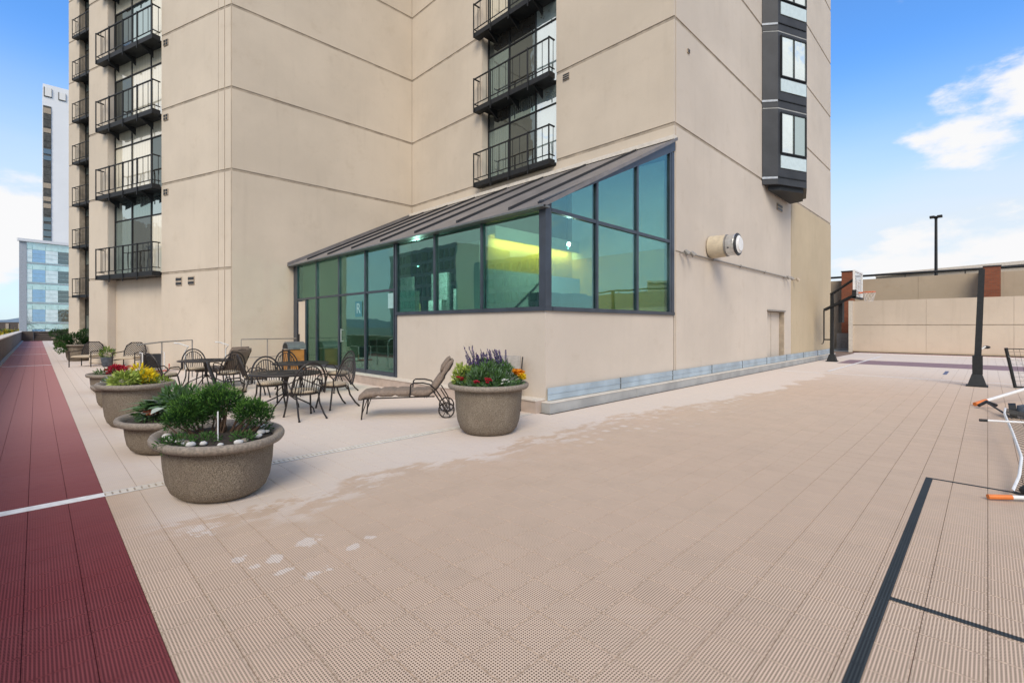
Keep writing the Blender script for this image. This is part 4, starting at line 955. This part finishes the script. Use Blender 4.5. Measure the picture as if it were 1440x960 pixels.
P5 = (1.27, 15.0); planter(*P5, .46, .6, .45, 'low oval planter with red flowers')
P6 = (1.38, 29.6); planter(*P6, .55, .75, .76, 'tall planter with dark clipped shrubs in front of the wing')
P7 = (1.35, 50); planter(*P7, .55, .8, .75, 'farthest planter with a dark shrub near the end wall')
P8 = (4.80, 5.30); planter(*P8, .605, .605, .735, 'tall round planter of purple salvia and marigolds beside the chaise', .60, None)
# juniper
jn = thing('juniper_shrub', (*P1, .5), 'clipped green juniper with three cloud shaped heads in the nearest planter', 'shrub')
clumps = [(a_*.9, b_2, c_2*.9+.06, d_2*.9) for a_, b_2, c_2, d_2 in [(-.30, .0, .76, .21), (-.18, .12, .83, .19), (-.04, .05, .87, .21), (.08, .0, .84, .17), (.36, -.02, .76, .155), (.28, .08, .77, .14), (-.38, .1, .70, .15), (.40, .05, .73, .13), (-.34, -.12, .70, .14)]]
b = MB()
for (r, f_, z, rad) in clumps[:]:
    base = Vector(loc(*P1, r*.3, f_*.3, .50)); c = Vector(loc(*P1, r, f_, z))
    for q in range(4):
        e = c+Vector((random.uniform(-.12, .12), random.uniform(-.12, .12), random.uniform(-.10, .02))); mid = base.lerp(e, .5)+Vector((random.uniform(-.05, .05), random.uniform(-.05, .05), -.05))
        b.tube([base, mid, e], [.016, .010, .004], 5)
b.build('trunk', M['trunk'], jn)
b = MB()
for (r, f_, z, rad) in clumps:
    c = Vector(loc(*P1, r, f_, z)); n = int(80000*rad*rad)
    for _ in range(n):
        a = random.uniform(0, 2*PI); ct = random.uniform(-.75, 1); s_ = math.sqrt(1-ct*ct); d = Vector((s_*math.cos(a), s_*math.sin(a), ct))
        bumpy = 1+.13*math.sin(a*5+ct*6+z*9)+.08*math.sin(a*11-ct*9)
        rr = rad*bumpy*(random.random()**.28); p = c+Vector((d.x*rr, d.y*rr, d.z*rr*.86))
        dd_ = (d+Vector((random.uniform(-.7, .7), random.uniform(-.7, .7), random.uniform(-.1, .9)))).normalized()
        mi = 1 if (ct > .1 and rr > rad*.85 and random.random() < .55) else (2 if rr < rad*.72 else 0)
        b.leaf(p, dd_, random.uniform(.022, .042), .0078, mi, .05)
b.build('crown', [M['jun'], M['jun2'], M['jund']], jn)
gcv = MB()
for (r, f_, z, rad, n) in ((-.12, -.42, .54, .15, 500), (.06, -.30, .54, .12, 300), (.38, -.26, .56, .10, 220), (.28, .2, .55, .12, 200)):
    crown(gcv, loc(*P1, r, f_, z), rad, n, .035, .011, 2, .5)
tag(gcv.build('ground_cover', [M['jun'], M['leaf']]), 'low green creeping plants at the foot of the juniper', 'plants', kind='stuff')
for i in range(30):
    a = random.uniform(0, 2*PI); rr = .62+.14*random.random()
    if i < 20: a = random.uniform(PI*.9, PI*2.1)-.3
    x = P1[0]+.55*rr*math.cos(a); y = P1[1]+.72*rr*math.sin(a); s_ = random.uniform(.014, .034)
    b = MB(); b.ball((x, y, .535+s_*.3), s_, 8, 6, sc3=(1.3, random.uniform(.8, 1.2), .75), jit=.12); o = b.build('stone', M['stone'] if i % 3 else M['agg_rim'], None, True, org=(x, y, .5)); tag(o, 'small white rounded stone on the soil around the juniper' if i % 3 else 'small brown rounded stone on the soil around the juniper', 'stone', 'white stones in the juniper planter' if i % 3 else 'brown stones in the juniper planter')
sk = MB(); p = loc(*P1, .16, -.28, 0); sk.tube([(p[0], p[1], .5), (p[0], p[1], .80)], .006, 6); tag(sk.build('plant_stake', M['white'], None, org=(p[0], p[1], .5)), 'thin white plant stake in front of the juniper', 'stake')
# silvery hosta like plant in P2
def rosette(t, c, n, l, w_, mats, up=.9, name='leaf_mass'):
    b = MB()
    for _ in range(n):
        a = random.uniform(0, 2*PI); d = Vector((math.cos(a), math.sin(a), random.uniform(.3, up)*1.2)).normalized()
        p = Vector(c)+Vector((math.cos(a), math.sin(a), 0))*random.uniform(0, .08)
        L_ = l*random.uniform(.7, 1.2); side = d.cross(Vector((0, 0, 1))).normalized(); tip = p+d*L_+Vector((0, 0, -L_*.25)); m_ = p+d*L_*.55
        nrm = side.cross(d)
        b.add([p, m_+side*w_, m_+nrm*.01, m_-side*w_, tip], [(0, 1, 2), (0, 2, 3), (1, 4, 2), (2, 4, 3)], random.randrange(len(mats)))
    return b.build(name, [M[m] for m in mats], t)
pl = thing('broadleaf_plant', (P2_[0], P2_[1], .4), 'broad silvery green leafy plant in the low planter behind the juniper', 'plant')
rosette(pl, (P2_[0]-.02, P2_[1]-.08, .46), 60, .46, .06, ['leafb', 'leaf', 'silver'], name='leaves')
b = MB(); crown(b, (P2_[0]+.12, P2_[1]-.05, .58), .27, 800, .08, .032, 2, .75); crown(b, (P2_[0]-.15, P2_[1]-.1, .50), .22, 600, .06, .025, 2, .6); b.build('foliage', [M['leaf'], M['leafb']], pl)
def flowers(x, y, z, spread, n, mat, name, label, size=.03, sy=None, grp=None, petals=7):
    b = MB()
    for _ in range(n):
        a = random.uniform(0, 2*PI); rr = spread*math.sqrt(random.random()); px_, py_ = x+rr*math.cos(a), y+(sy or 1)*rr*math.sin(a); pz = z+random.uniform(-.02, .05)
        nrm = Vector((random.uniform(-.5, .2), random.uniform(-.5, .2), 1)).normalized()
        for q in range(petals*2):
            aa = 2*PI*q/petals+(.3 if q >= petals else 0); d = (Vector((math.cos(aa), math.sin(aa), 0))+nrm*(.15 if q < petals else .7)); b.leaf((px_, py_, pz), d, size, size*.6, 0, .1)
        b.leaf((px_, py_, pz-.1), (0, 0, 1), .1, .004, 1)
    o = b.build(name, [M[mat], M['leaf']], None, org=(x, y, z-.1)); return tag(o, label, 'flowers', grp, kind='stuff')
flowers(P2_[0]-.22, P2_[1]-.22, .5, .08, 12, 'fpink', 'salmon_flowers', 'salmon orange flowers at the left rim of the low planter', .03)
flowers(P2_[0]+.0, P2_[1]-.42, .47, .12, 26, 'fwhite', 'white_flowers', 'small white flowers at the front of the low planter', .018)
# P3 yellow lime
pl = thing('golden_plant', (P3[0], P3[1], .65), 'bright lime and yellow foliage plant in the tall oval planter', 'plant')
b = MB(); crown(b, (P3[0]-.15, P3[1]-.15, .72), .2, 500, .08, .035, 2, .6); crown(b, (P3[0]+.05, P3[1]-.1, .72), .17, 300, .08, .03, 2, .7); b.build('foliage', [M['lime'], M['leafl']], pl)
b = MB(); crown(b, (P3[0]+.12, P3[1]-.2, .75), .11, 150, .07, .035, 1, .9); crown(b, (P3[0]+.02, P3[1]-.1, .86), .08, 80, .08, .03, 1, 1.1); b.build('blooms', M['fyellow'], pl)
b = MB(); crown(b, (P3[0]+.3, P3[1]-.25, .68), .12, 120, .06, .025, 1, .5); b.build('sprigs', M['leafl'], pl)
pl = thing('bowl_plant', (P4[0], P4[1], .4), 'small green and white leafed plant in the small bowl planter', 'plant'); b = MB(); crown(b, (P4[0]-.12, P4[1]-.1, .46), .15, 180, .08, .035, 2, .7); b.build('foliage', [M['leaf'], M['silver']], pl)
rf = thing('red_flowers', (P5[0], P5[1], .4), 'dense red flowers in the low oval planter by the path', 'flowers'); b = MB(); crown(b, (P5[0]+.1, P5[1]-.15, .48), .20, 300, .07, .045, 1, .75); b.build('blooms', M['fred'], rf); b = MB(); crown(b, (P5[0]-.05, P5[1]-.1, .45), .26, 200, .07, .03, 1, .4); b.build('foliage', M['leaf'], rf)
flowers(P5[0]+.35, P5[1]-.1, .55, .1, 12, 'fpink', 'orange_flowers', 'salmon flowers beside the dense red ones', .05, 1)
def bush(name, x, y, z, blobs_, label, mats=('jund', 'jun')):
    t = thing(name, (x, y, z), label, 'shrub'); b = MB()
    for (dx, dz, r) in blobs_: crown(b, (x+dx, y, z+dz), r, 900, .08, .035, 2, .85)
    b.build('crown', [M[m] for m in mats], t); b = MB(); 
    for (dx, dz, r) in blobs_: b.tube([(x+dx*.3, y, z-.05), (x+dx, y, z+dz)], .025, 5)
    b.build('trunk', M['trunk'], t)
bush('clipped_shrub', P6[0], P6[1], .74, [(-.5, .15, .32), (-.1, .25, .34), (.3, .42, .36), (.35, .12, .22)], 'dark rounded shrubs in the tall planter before the wing', ('jund', 'jun'))
b = MB(); crown(b, (P6[0]-.6, P6[1]-.35, .62), .2, 300, .09, .04, 2, 1.1); t = thing('trailing_plant', (P6[0]-.6, P6[1]-.3, .2), 'yellow-green plant trailing over the left rim of the far planter', 'plant'); b.build('foliage', [M['leaf'], M['jun']], t)
bush('clipped_shrub', P7[0], P7[1], .74, [(-.3, .3, .4), (.4, .35, .4), (1.0, .2, .3)], 'dark low shrub in the farthest planter')
# salvia planter P8
cx8, cy8 = P8
sv = thing('salvia', (cx8, cy8, .7), 'purple salvia spikes over green leaves in the round planter', 'plant')
b = MB()
for (r, f_, z, rad, n) in ((-.26, 0, .80, .17, 800), (-.05, .05, .88, .2, 1100), (.14, 0, .88, .19, 1000), (.24, .0, .84, .15, 600), (-.12, -.25, .80, .16, 600), (.12, -.28, .79, .15, 600), (.0, -.15, .88, .16, 700)):
    crown(b, loc(cx8, cy8, r, f_, z), rad, n, .07, .022, 2, .85, .5)
b.build('foliage', [M['leaf'], M['leafb']], sv)
for i in range(42):
    r = -.27+.56*(i+random.random()*.8)/42; f_ = random.uniform(-.12, .15); base = Vector(loc(cx8, cy8, r, f_, .92)); hgt = random.uniform(.19, .32)+(.06 if 3 < i < 9 else 0); lean = RV*random.uniform(-.3, .0)*hgt*1.4+FV*random.uniform(-.1, .1)*hgt
    b = MB(); b.tube([base, base+lean*.5+Vector((0, 0, hgt*.5)), base+lean+Vector((0, 0, hgt))], [.003, .003, .002], 4, mi=1)
    for q in range(34):
        s_ = .25+.75*q/34; p = base+lean*s_+Vector((0, 0, hgt*s_)); a = random.uniform(0, 2*PI); b.leaf(p, (math.cos(a), math.sin(a), .8), .034*(1.25-s_*.8), .022, 0)
    b.build('flower_spike', [M['purple' if random.random() < .7 else 'purple2'], M['leafb']], sv)
lmn = thing('lime_plant', loc(cx8, cy8, -.38, -.1, .7), 'pale lime leafy clump at the left rim of the round planter', 'plant'); b = MB(); crown(b, loc(cx8, cy8, -.37, -.08, .84), .15, 380, .07, .03, 2, 1.0, .5); b.build('foliage', [M['lime'], M['leafl']], lmn)
dm = thing('dusty_miller', loc(cx8, cy8, .33, -.1, .7), 'silver leaved plant between the salvia and the marigolds', 'plant'); b = MB(); crown(b, loc(cx8, cy8, .31, -.1, .80), .13, 320, .06, .022, 2, .9, .5); b.build('foliage', [M['silver'], M['leafb']], dm)
gcv = MB()
for i in range(26):
    a = 2*PI*i/26; crown(gcv, (cx8+.45*math.cos(a), cy8+.45*math.sin(a), .72), .09, 60, .05, .02, 2, .6)
tag(gcv.build('ground_cover', [M['leaf'], M['leafb']]), 'low green leaves round the rim of the round planter', 'plants', kind='stuff')
p = loc(cx8, cy8, .45, -.1, .86); flowers(p[0], p[1], .87, .08, 11, 'forange', 'marigolds', 'bright orange marigolds at the right side of the round planter', .055, petals=9)
p = loc(cx8, cy8, .50, -.16, .82); flowers(p[0], p[1], .82, .06, 8, 'fyellow', 'yellow_marigolds', 'yellow marigolds at the far right rim of the round planter', .05, petals=9)
p = loc(cx8, cy8, .02, -.48, .76); flowers(p[0], p[1], .79, .05, 7, 'fred', 'crimson_flowers', 'crimson flowers at the front centre of the round planter', .032)
p = loc(cx8, cy8, -.16, -.45, .76); flowers(p[0], p[1], .77, .05, 5, 'fred', 'crimson_flowers', 'smaller crimson flowers left of centre in the round planter', .03)
p = loc(cx8, cy8, -.38, -.28, .8); flowers(p[0], p[1], .81, .05, 6, 'fred', 'rust_flowers', 'rust red flowers at the left rim under the lime plant', .03)
p = loc(cx8, cy8, .26, -.42, .76); flowers(p[0], p[1], .78, .07, 16, 'fwhite', 'white_flowers', 'white flowers at the front right rim of the round planter', .018)

# ------------------------------------------------------------------ patio tables and chairs
def arc(c, r, a0, a1, n, ax='xz'):
    return [(c[0]+r*math.cos(a0+(a1-a0)*i/n), c[1], c[2]+r*math.sin(a0+(a1-a0)*i/n)) for i in range(n+1)]
def make_chair():
    """faces +Y; the back is at -Y"""
    t = thing('patio_chair', (0, 0, 0), '', 'chair', 'black iron hoop-back patio chairs')
    ir = M['iron']
    b = MB(); b.tube([(.23*math.cos(a), .22*math.sin(a), .42) for a in [2*PI*i/20 for i in range(20)]], .015, 6, True)
    for i in range(5): x = -.16+.08*i; b.tube([(x, -.18, .42), (x, .18, .42)], .006, 4)
    b.build('seat_frame', ir, t)
    b = MB(); b.lathe([(.19, .43), (.225, .445), (.235, .465), (.22, .487), (.16, .497), (.02, .49)], 24); b.build('cushion', M['cream'], t, smooth=True)
    def hoop(w_, top, n=16):
        pts = []
        for i in range(n+1):
            a = PI*i/n; x = -w_*math.cos(a); z = .44+(top-.44)*math.sin(a)**.75; lean = -.20-.16*((z-.44)/(top-.44)); pts.append((x, lean, z))
        return pts
    b = MB(); b.tube(hoop(.285, .96), .017, 6); b.tube(hoop(.225, .90), .011, 5); hpz = hoop(.225, .90, 64)
    for i in range(9):
        x = -.17+.0425*i; zt = max(p[2] for p in hpz if abs(p[0]-x) < .02); b.tube([(x, -.20, .43), (x, -.20-.16*((zt-.44)/.52), zt)], .0075, 4)
    b.build('backrest', ir, t)
    for s_ in (-1, 1):
        b = MB(); b.tube([(s_*.26, -.20, .46), (s_*.285, -.05, .63), (s_*.285, .12, .64), (s_*.26, .19, .58), (s_*.2, .15, .43)], .013, 5); b.build('armrest', ir, t)
        b = MB(); b.tube([(s_*.19, .16, .42), (s_*.21, .2, .2), (s_*.235, .24, .015)], .016, 6); b.tube([(s_*.235, .24, 0), (s_*.235, .24, .02)], .02, 6); b.build('leg', ir, t)
        b = MB(); b.tube([(s_*.19, -.17, .43), (s_*.19, -.22, .25), (s_*.215, -.33, .08), (s_*.23, -.40, .015)], .016, 6); b.tube([(s_*.23, -.40, 0), (s_*.23, -.40, .02)], .02, 6); b.build('leg', ir, t)
    return t
def make_table():
    t = thing('patio_table', (0, 0, 0), '', 'table', 'round black patio tables')
    b = MB(); b.lathe([(.58, .70), (.605, .705), (.61, .72), (.60, .733), (.02, .733)], 40); b.build('tabletop', M['iron'], t)
    b = MB()
    for r in (.15, .3, .45): b.tube([(r*math.cos(a), r*math.sin(a), .735) for a in [2*PI*i/28 for i in range(28)]], .005, 4, True)
    b.build('ring', M['black'], t)
    b = MB(); b.lathe([(.03, .30), (.035, .33), (.028, .5), (.04, .60), (.08, .70)], 12); b.build('stem', M['iron'], t)
    for i in range(4):
        a = PI/4+i*PI/2; c_, s_ = math.cos(a), math.sin(a); b = MB()
        b.tube([(.02*c_, .02*s_, .36), (.2*c_, .2*s_, .27), (.42*c_, .42*s_, .17), (.50*c_, .50*s_, .08), (.52*c_, .52*s_, .01)], .013, 6); b.build('leg', M['iron'], t)
    return t
chair0 = make_chair(); table0 = make_table()
def deep_first(flag=[0]): pass
tabs = [((3.22, 9.05), 'round black mesh patio table nearest the camera among the dining sets'), ((3.02, 13.9), 'round black patio table farthest left beside the padded lounger'), ((4.35, 11.3), 'round black patio table in front of the wooden bin')]
for i, ((x, y), lb) in enumerate(tabs): put(table0 if i == 0 else copy_tree(table0), (x, y, 0), .2*i, lb)
ch = [((3.27, 8.38), .02, 'hoop-back patio chair with its back to the camera at the nearest table'),
      ((4.08, 8.95), PI/2+.15, 'hoop-back chair on the right side of the nearest table'),
      ((2.42, 9.35), -PI/2-.25, 'hoop-back chair on the left side of the nearest table'),
      ((3.25, 10.0), PI-.1, 'hoop-back chair on the far side of the nearest table'),
      ((5.15, 11.1), PI/2+.1, 'hoop-back chair on the right of the table by the wooden bin'),
      ((4.45, 12.2), PI, 'hoop-back chair on the far side of the table by the wooden bin'),
      ((3.45, 11.5), -PI/2-.1, 'hoop-back chair on the left of the table by the wooden bin'),
      ((2.12, 13.5), -PI/2+.35, 'hoop-back chair turned sideways at the left of the farthest table'),
      ((3.3, 13.05), .15, 'hoop-back chair with its back to the camera at the farthest table'),
      ((3.0, 14.85), PI, 'hoop-back chair on the far side of the farthest table')]
for i, ((x, y), rz, lb) in enumerate(ch): put(chair0 if i == 0 else copy_tree(chair0), (x, y, 0), rz, lb)

# chaise longues
def sweep(b, prof, wd, th, n=14, pinch=()):
    """pad: profile in the XZ plane, width along Y"""
    m = len(prof); vs = []
    for i, (x, z) in enumerate(prof):
        a = prof[max(i-1, 0)]; c = prof[min(i+1, m-1)]; t = Vector((c[0]-a[0], c[1]-a[1])).normalized(); nx, nz = -t.y, t.x
        k_ = 1.0
        if i in (0, m-1): k_ = .3
        elif i in (1, m-2): k_ = .85
        if i in pinch: k_ = .62
        for j in range(n):
            q = 2*PI*j/n; cy_ = math.copysign(abs(math.cos(q))**.45, math.cos(q))*wd/2*(.97 if k_ < 1 else 1); cz_ = math.copysign(abs(math.sin(q))**.7, math.sin(q))*th/2*k_
            vs.append((x+nx*cz_, cy_, z+nz*cz_))
    fs = [(i*n+j, i*n+(j+1) % n, (i+1)*n+(j+1) % n, (i+1)*n+j) for i in range(m-1) for j in range(n)]
    fs += [tuple(range(n-1, -1, -1)), tuple((m-1)*n+j for j in range(n))]
    b.add(vs, fs)
def make_chaise(label, mat='cushion'):
    """foot at the origin, head towards +X"""
    t = thing('chaise_longue', (0, 0, 0), label, 'chaise longue', 'padded iron chaise longues'); ir = M['iron']
    prof = [(-.07, .33), (-.04, .36), (.02, .41)]; n = 18
    for i in range(1, n): prof.append((.02+1.02*i/n, .415+.02*math.sin(i/n*3)))
    prof += [(1.08, .43), (1.14, .46), (1.18, .50), (1.25, .60), (1.32, .70), (1.35, .76), (1.41, .85), (1.47, .94), (1.51, .985)]
    b = MB(); sweep(b, prof, .58, .135, pinch=(6, 11, 16, 21, 25)); b.build('cushion', M[mat], t, smooth=True)
    b = MB(); sweep(b, [(1.30, .79), (1.33, .85), (1.39, .93), (1.44, 1.0), (1.46, 1.03)], .5, .09); b.build('head_pillow', M[mat], t, smooth=True)
    b = MB()
    for s_ in (-1, 1): b.tube([(-.02, s_*.27, .345), (.1, s_*.27, .355), (1.1, s_*.27, .37), (1.2, s_*.27, .37)], .012, 6); b.tube([(1.08, s_*.27, .37), (1.25, s_*.27, .53), (1.5, s_*.27, .93)], .012, 6)
    b.tube([(1.5, -.27, .93), (1.52, 0, .97), (1.5, .27, .93)], .012, 6); b.tube([(-.02, -.27, .345), (-.02, .27, .345)], .012, 6)
    b.build('frame', ir, t)
    for s_ in (-1, 1):
        b = MB(); b.tube([(.02, s_*.27, .345), (0, s_*.27, .2), (-.02, s_*.27, 0)], .013, 6); b.tube([(.08, s_*.27, .35), (.0, s_*.27, .12)], .008, 5); b.build('leg', ir, t)
        b = MB(); b.tube([(.78, s_*.29, .37), (.80, s_*.31, .58), (.84, s_*.31, .61), (1.0, s_*.31, .61), (1.12, s_*.30, .58), (1.22, s_*.28, .48)], .013, 6); b.build('armrest', ir, t)
        b = MB(); b.tube([(1.15, s_*.28, .5), (1.28, s_*.28, .3), (1.42, s_*.28, .06)], .012, 6); b.tube([(1.3, s_*.28, .5), (1.42, s_*.28, .3), (1.47, s_*.28, .12)], .010, 6); b.build('leg', ir, t)
        cxw, czw, rw_ = 1.40, .135, .13; b = MB(); b.tube([(cxw+rw_*math.cos(a), s_*.3, czw+rw_*math.sin(a)) for a in [2*PI*i/20 for i in range(20)]], .012, 6, True)
        for i in range(3): a = PI*i/3; b.tube([(cxw-rw_*math.cos(a), s_*.3, czw-rw_*math.sin(a)), (cxw+rw_*math.cos(a), s_*.3, czw+rw_*math.sin(a))], .006, 4)
        b.build('wheel', ir, t)
    b = MB()
    for x in (1.02, 1.06): b.tube([(x, .24, .37), (x-.02, .25, .27)], .006, 4)
    b.build('tie', M[mat], t)
    return t
c1 = make_chaise('taupe padded iron chaise longue lying empty beside the round planter')
put(c1, (4.05, 7.66, 0), math.atan2(-.80, 1.05))
c2 = copy_tree(c1); put(c2, (3.35, 15.35, 0), math.atan2(-1.6, .55), 'second taupe chaise longue behind the farthest table, its back raised')
# armchair behind the round planter
def make_arm(label, mat='cushion_grey'):
    t = thing('cushioned_chair', (0, 0, 0), label, 'chair'); ir = M['iron']
    b = MB(); sweep(b, [(-.28, .42), (-.25, .44), (-.1, .44), (.1, .44), (.25, .44), (.28, .42)], .54, .12); b.build('seat_cushion', M[mat], t, smooth=True)
    b = MB(); sweep(b, [(.24, .50), (.26, .56), (.30, .72), (.34, .88), (.36, .99), (.365, 1.02)], .52, .10); b.build('back_cushion', M[mat], t, smooth=True)
    for sx_ in (-.26, .26):
        for s_ in (-1, 1): b = MB(); b.tube([(sx_, s_*.27, .4), (sx_*1.1, s_*.28, 0)], .013, 6); b.build('leg', ir, t)
    b = MB()
    for s_ in (-1, 1): b.tube([(-.27, s_*.28, .36), (-.27, s_*.29, .62), (.28, s_*.29, .62)], .013, 6); b.tube([(.26, s_*.27, .36), (.40, s_*.27, 1.0)], .013, 6); b.tube([(-.27, s_*.27, .36), (.27, s_*.27, .36)], .013, 6)
    b.build('frame', ir, t); return t
put(make_arm('grey cushioned chair mostly hidden behind the round salvia planter'), (6.0, 6.3, 0), .35)
# lattice back armchairs
def make_lattice(label):
    """faces -X... front at -X, back at +X"""
    t = thing('lattice_armchair', (0, 0, 0), label, 'chair', 'lattice-back lounge armchairs'); ir = M['iron']
    pr = lambda s, z: (.36+.25*(z-.42), s*.36, z)
    out_ = [(.33, -.34, .4), pr(-1, .62), (.36+.25*.4, -.30, .84), (.36+.25*.52, -.16, .95), (.36+.25*.52, .16, .95), (.36+.25*.4, .30, .84), pr(1, .62), (.33, .34, .4)]
    b = MB(); b.tube(out_, .02, 6); b.build('back_frame', ir, t)
    b = MB()
    def inside(yv, zv): return abs(yv) < .33 and zv < .93 and zv > .45 and (zv-.84 < (.30-abs(yv))*.8)
    for k_ in range(-9, 10):
        for sg in (1, -1):
            seg = []
            for q in range(40):
                zv = .46+.48*q/39; yv = k_*.075+sg*(zv-.7)
                if inside(yv, zv): seg.append((.36+.25*(zv-.42), yv, zv))
            if len(seg) > 1: b.tube([seg[0], seg[-1]], .010, 4)
    b.build('lattice', ir, t)
    b = MB(); sweep(b, [(-.46, .38), (-.43, .40), (-.2, .40), (.1, .40), (.30, .40), (.34, .38)], .62, .10); b.build('cushion', M['cream'], t, smooth=True)
    for s_ in (-1, 1):
        for x in (-.45, .33): b = MB(); b.tube([(x, s_*.35, .6 if x < 0 else .42), (x, s_*.35, 0)], .018, 6); b.build('leg', ir, t)
        b = MB(); b.tube([(-.45, s_*.35, .6), (0, s_*.36, .6), (.3, s_*.36, .62), (.40, s_*.36, .62)], .018, 6); b.build('armrest', ir, t)
        b = MB(); b.tube([(-.45, s_*.35, .33), (.33, s_*.35, .33)], .018, 6); b.build('side_rail', ir, t)
    return t
l1 = make_lattice('lattice-back iron lounge armchair farther along the left facade'); put(l1, (1.42, 25.2, 0), 1.05)
l2 = copy_tree(l1); put(l2, (2.5, 22.9, 0), 1.05, 'lattice-back iron lounge armchair closer to the dining tables')
pt = thing('potted_plant', (1.95, 24.3, 0), 'small black pot with a green plant between the two lattice chairs', 'potted plant')
b = MB(); b.lathe([(.13, 0), (.2, .36), (.22, .38), (.2, .38), (.19, .33), (.02, .33)], 18, (1.95, 24.3, 0)); b.build('pot', M['bag'], pt, smooth=True)
b = MB(); crown(b, (1.95, 24.3, .52), .2, 260, .12, .03, 2, 1.0, .5); b.build('foliage', [M['leafl'], M['leaf']], pt)
# bin
bn = thing('litter_bin', (6.05, 16.3, 0), 'orange wooden litter bin with grey arched lid beside the sunroom door', 'litter bin')
b = MB(); b.box(5.8, 6.32, 16.05, 16.55, .02, .80); b.build('body', M['wood'], bn)
for (x, y) in ((5.77, 16.02), (5.77, 16.53), (6.29, 16.02), (6.29, 16.53)): b = MB(); b.box(x, x+.055, y, y+.055, 0, .82); b.build('corner_trim', M['charcoal'], bn)
b = MB(); n = 12; vs = []
for x in (5.78, 6.34):
    for i in range(n+1): a = PI*i/n; vs.append((x, 16.3+.27*math.cos(a), .83+.24*math.sin(a)))
fs = [(i, i+1, n+1+i+1, n+1+i) for i in range(n)]+[tuple(range(n, -1, -1)), tuple(range(n+1, 2*n+2)), (0, n+1, 2*n+1, n)]
b.add(vs, fs); b.build('lid', M['lid'], bn)
b = MB()
vs = []; 
for x in (5.772, 5.78):
    for i in range(n+1): a = PI*i/n; vs.append((x, 16.3+.21*math.cos(a), .85+.18*math.sin(a)))
b.add(vs, fs); b.build('opening', M['black'], bn)
# handrails
hr = thing('handrail', (5.6, 17.35, 0), 'thin grey metal handrail in front of the tower wall near the bin', 'handrail')
b = MB(); b.tube([(4.75, 17.3, 0), (4.75, 17.3, 1.15), (6.5, 17.3, 1.15)], .02, 6); b.build('rail', M['rail'], hr); b = MB(); b.tube([(5.55, 17.3, 0), (5.55, 17.3, 1.14)], .018, 6); b.build('post', M['rail'], hr)
b = MB(); b.tube([(4.75, 17.3, .55), (6.5, 17.3, .55)], .012, 6); b.build('lower_rail', M['rail'], hr)
hr = thing('handrail', (3, 17, 0), 'bent grey metal handrail behind the farthest table, left of the corner', 'handrail')
b = MB(); b.tube([(2.0, 16.9, 1.05), (2.6, 17.1, 1.12), (3.45, 17.6, 1.15), (3.45, 17.6, 0)], .02, 6); b.build('rail', M['rail'], hr); b = MB(); b.tube([(2.6, 17.1, 0), (2.6, 17.1, 1.12)], .018, 6); b.build('post', M['rail'], hr)
# cart
ct_ = thing('storage_cart', (2.8, 20.2, 0), 'black box on a white tubular cart behind the yellow planter', 'cart')
b = MB(); b.box(2.52, 3.05, 20.0, 20.5, .17, .63); b.build('box', M['charcoal'], ct_)
b = MB(); b.tube([(2.5, 19.9, 0), (2.5, 19.9, .68), (2.5, 20.5, .68)], .018, 6); b.tube([(2.5, 19.9, .13), (3.1, 19.9, .13)], .022, 6); b.tube([(3.1, 19.9, 0), (3.1, 19.9, .68), (3.1, 20.5, .68)], .018, 6); b.build('frame', M['railw'], ct_)
b = MB(); b.tube([(2.45, 19.8, .06), (3.2, 19.75, .08), (3.2, 19.7, .3)], .025, 6); b.build('red_bar', M['redline'], ct_)
for (x, y, lb) in ((2.9, 15.6, 'white curved metal arm behind the farthest table'), (3.95, 15.9, 'white curved metal arm above the raised back of the second lounger')):
    t = thing('curved_arm', (x, y, 0), lb, 'metal arm'); b = MB(); b.tube([(x, y, .0), (x, y, .9), (x+.05, y-.1, 1.02), (x-.12, y+.05, 1.1), (x-.25, y+.1, 1.12)], .02, 6); b.build('tube', M['railw'], t)
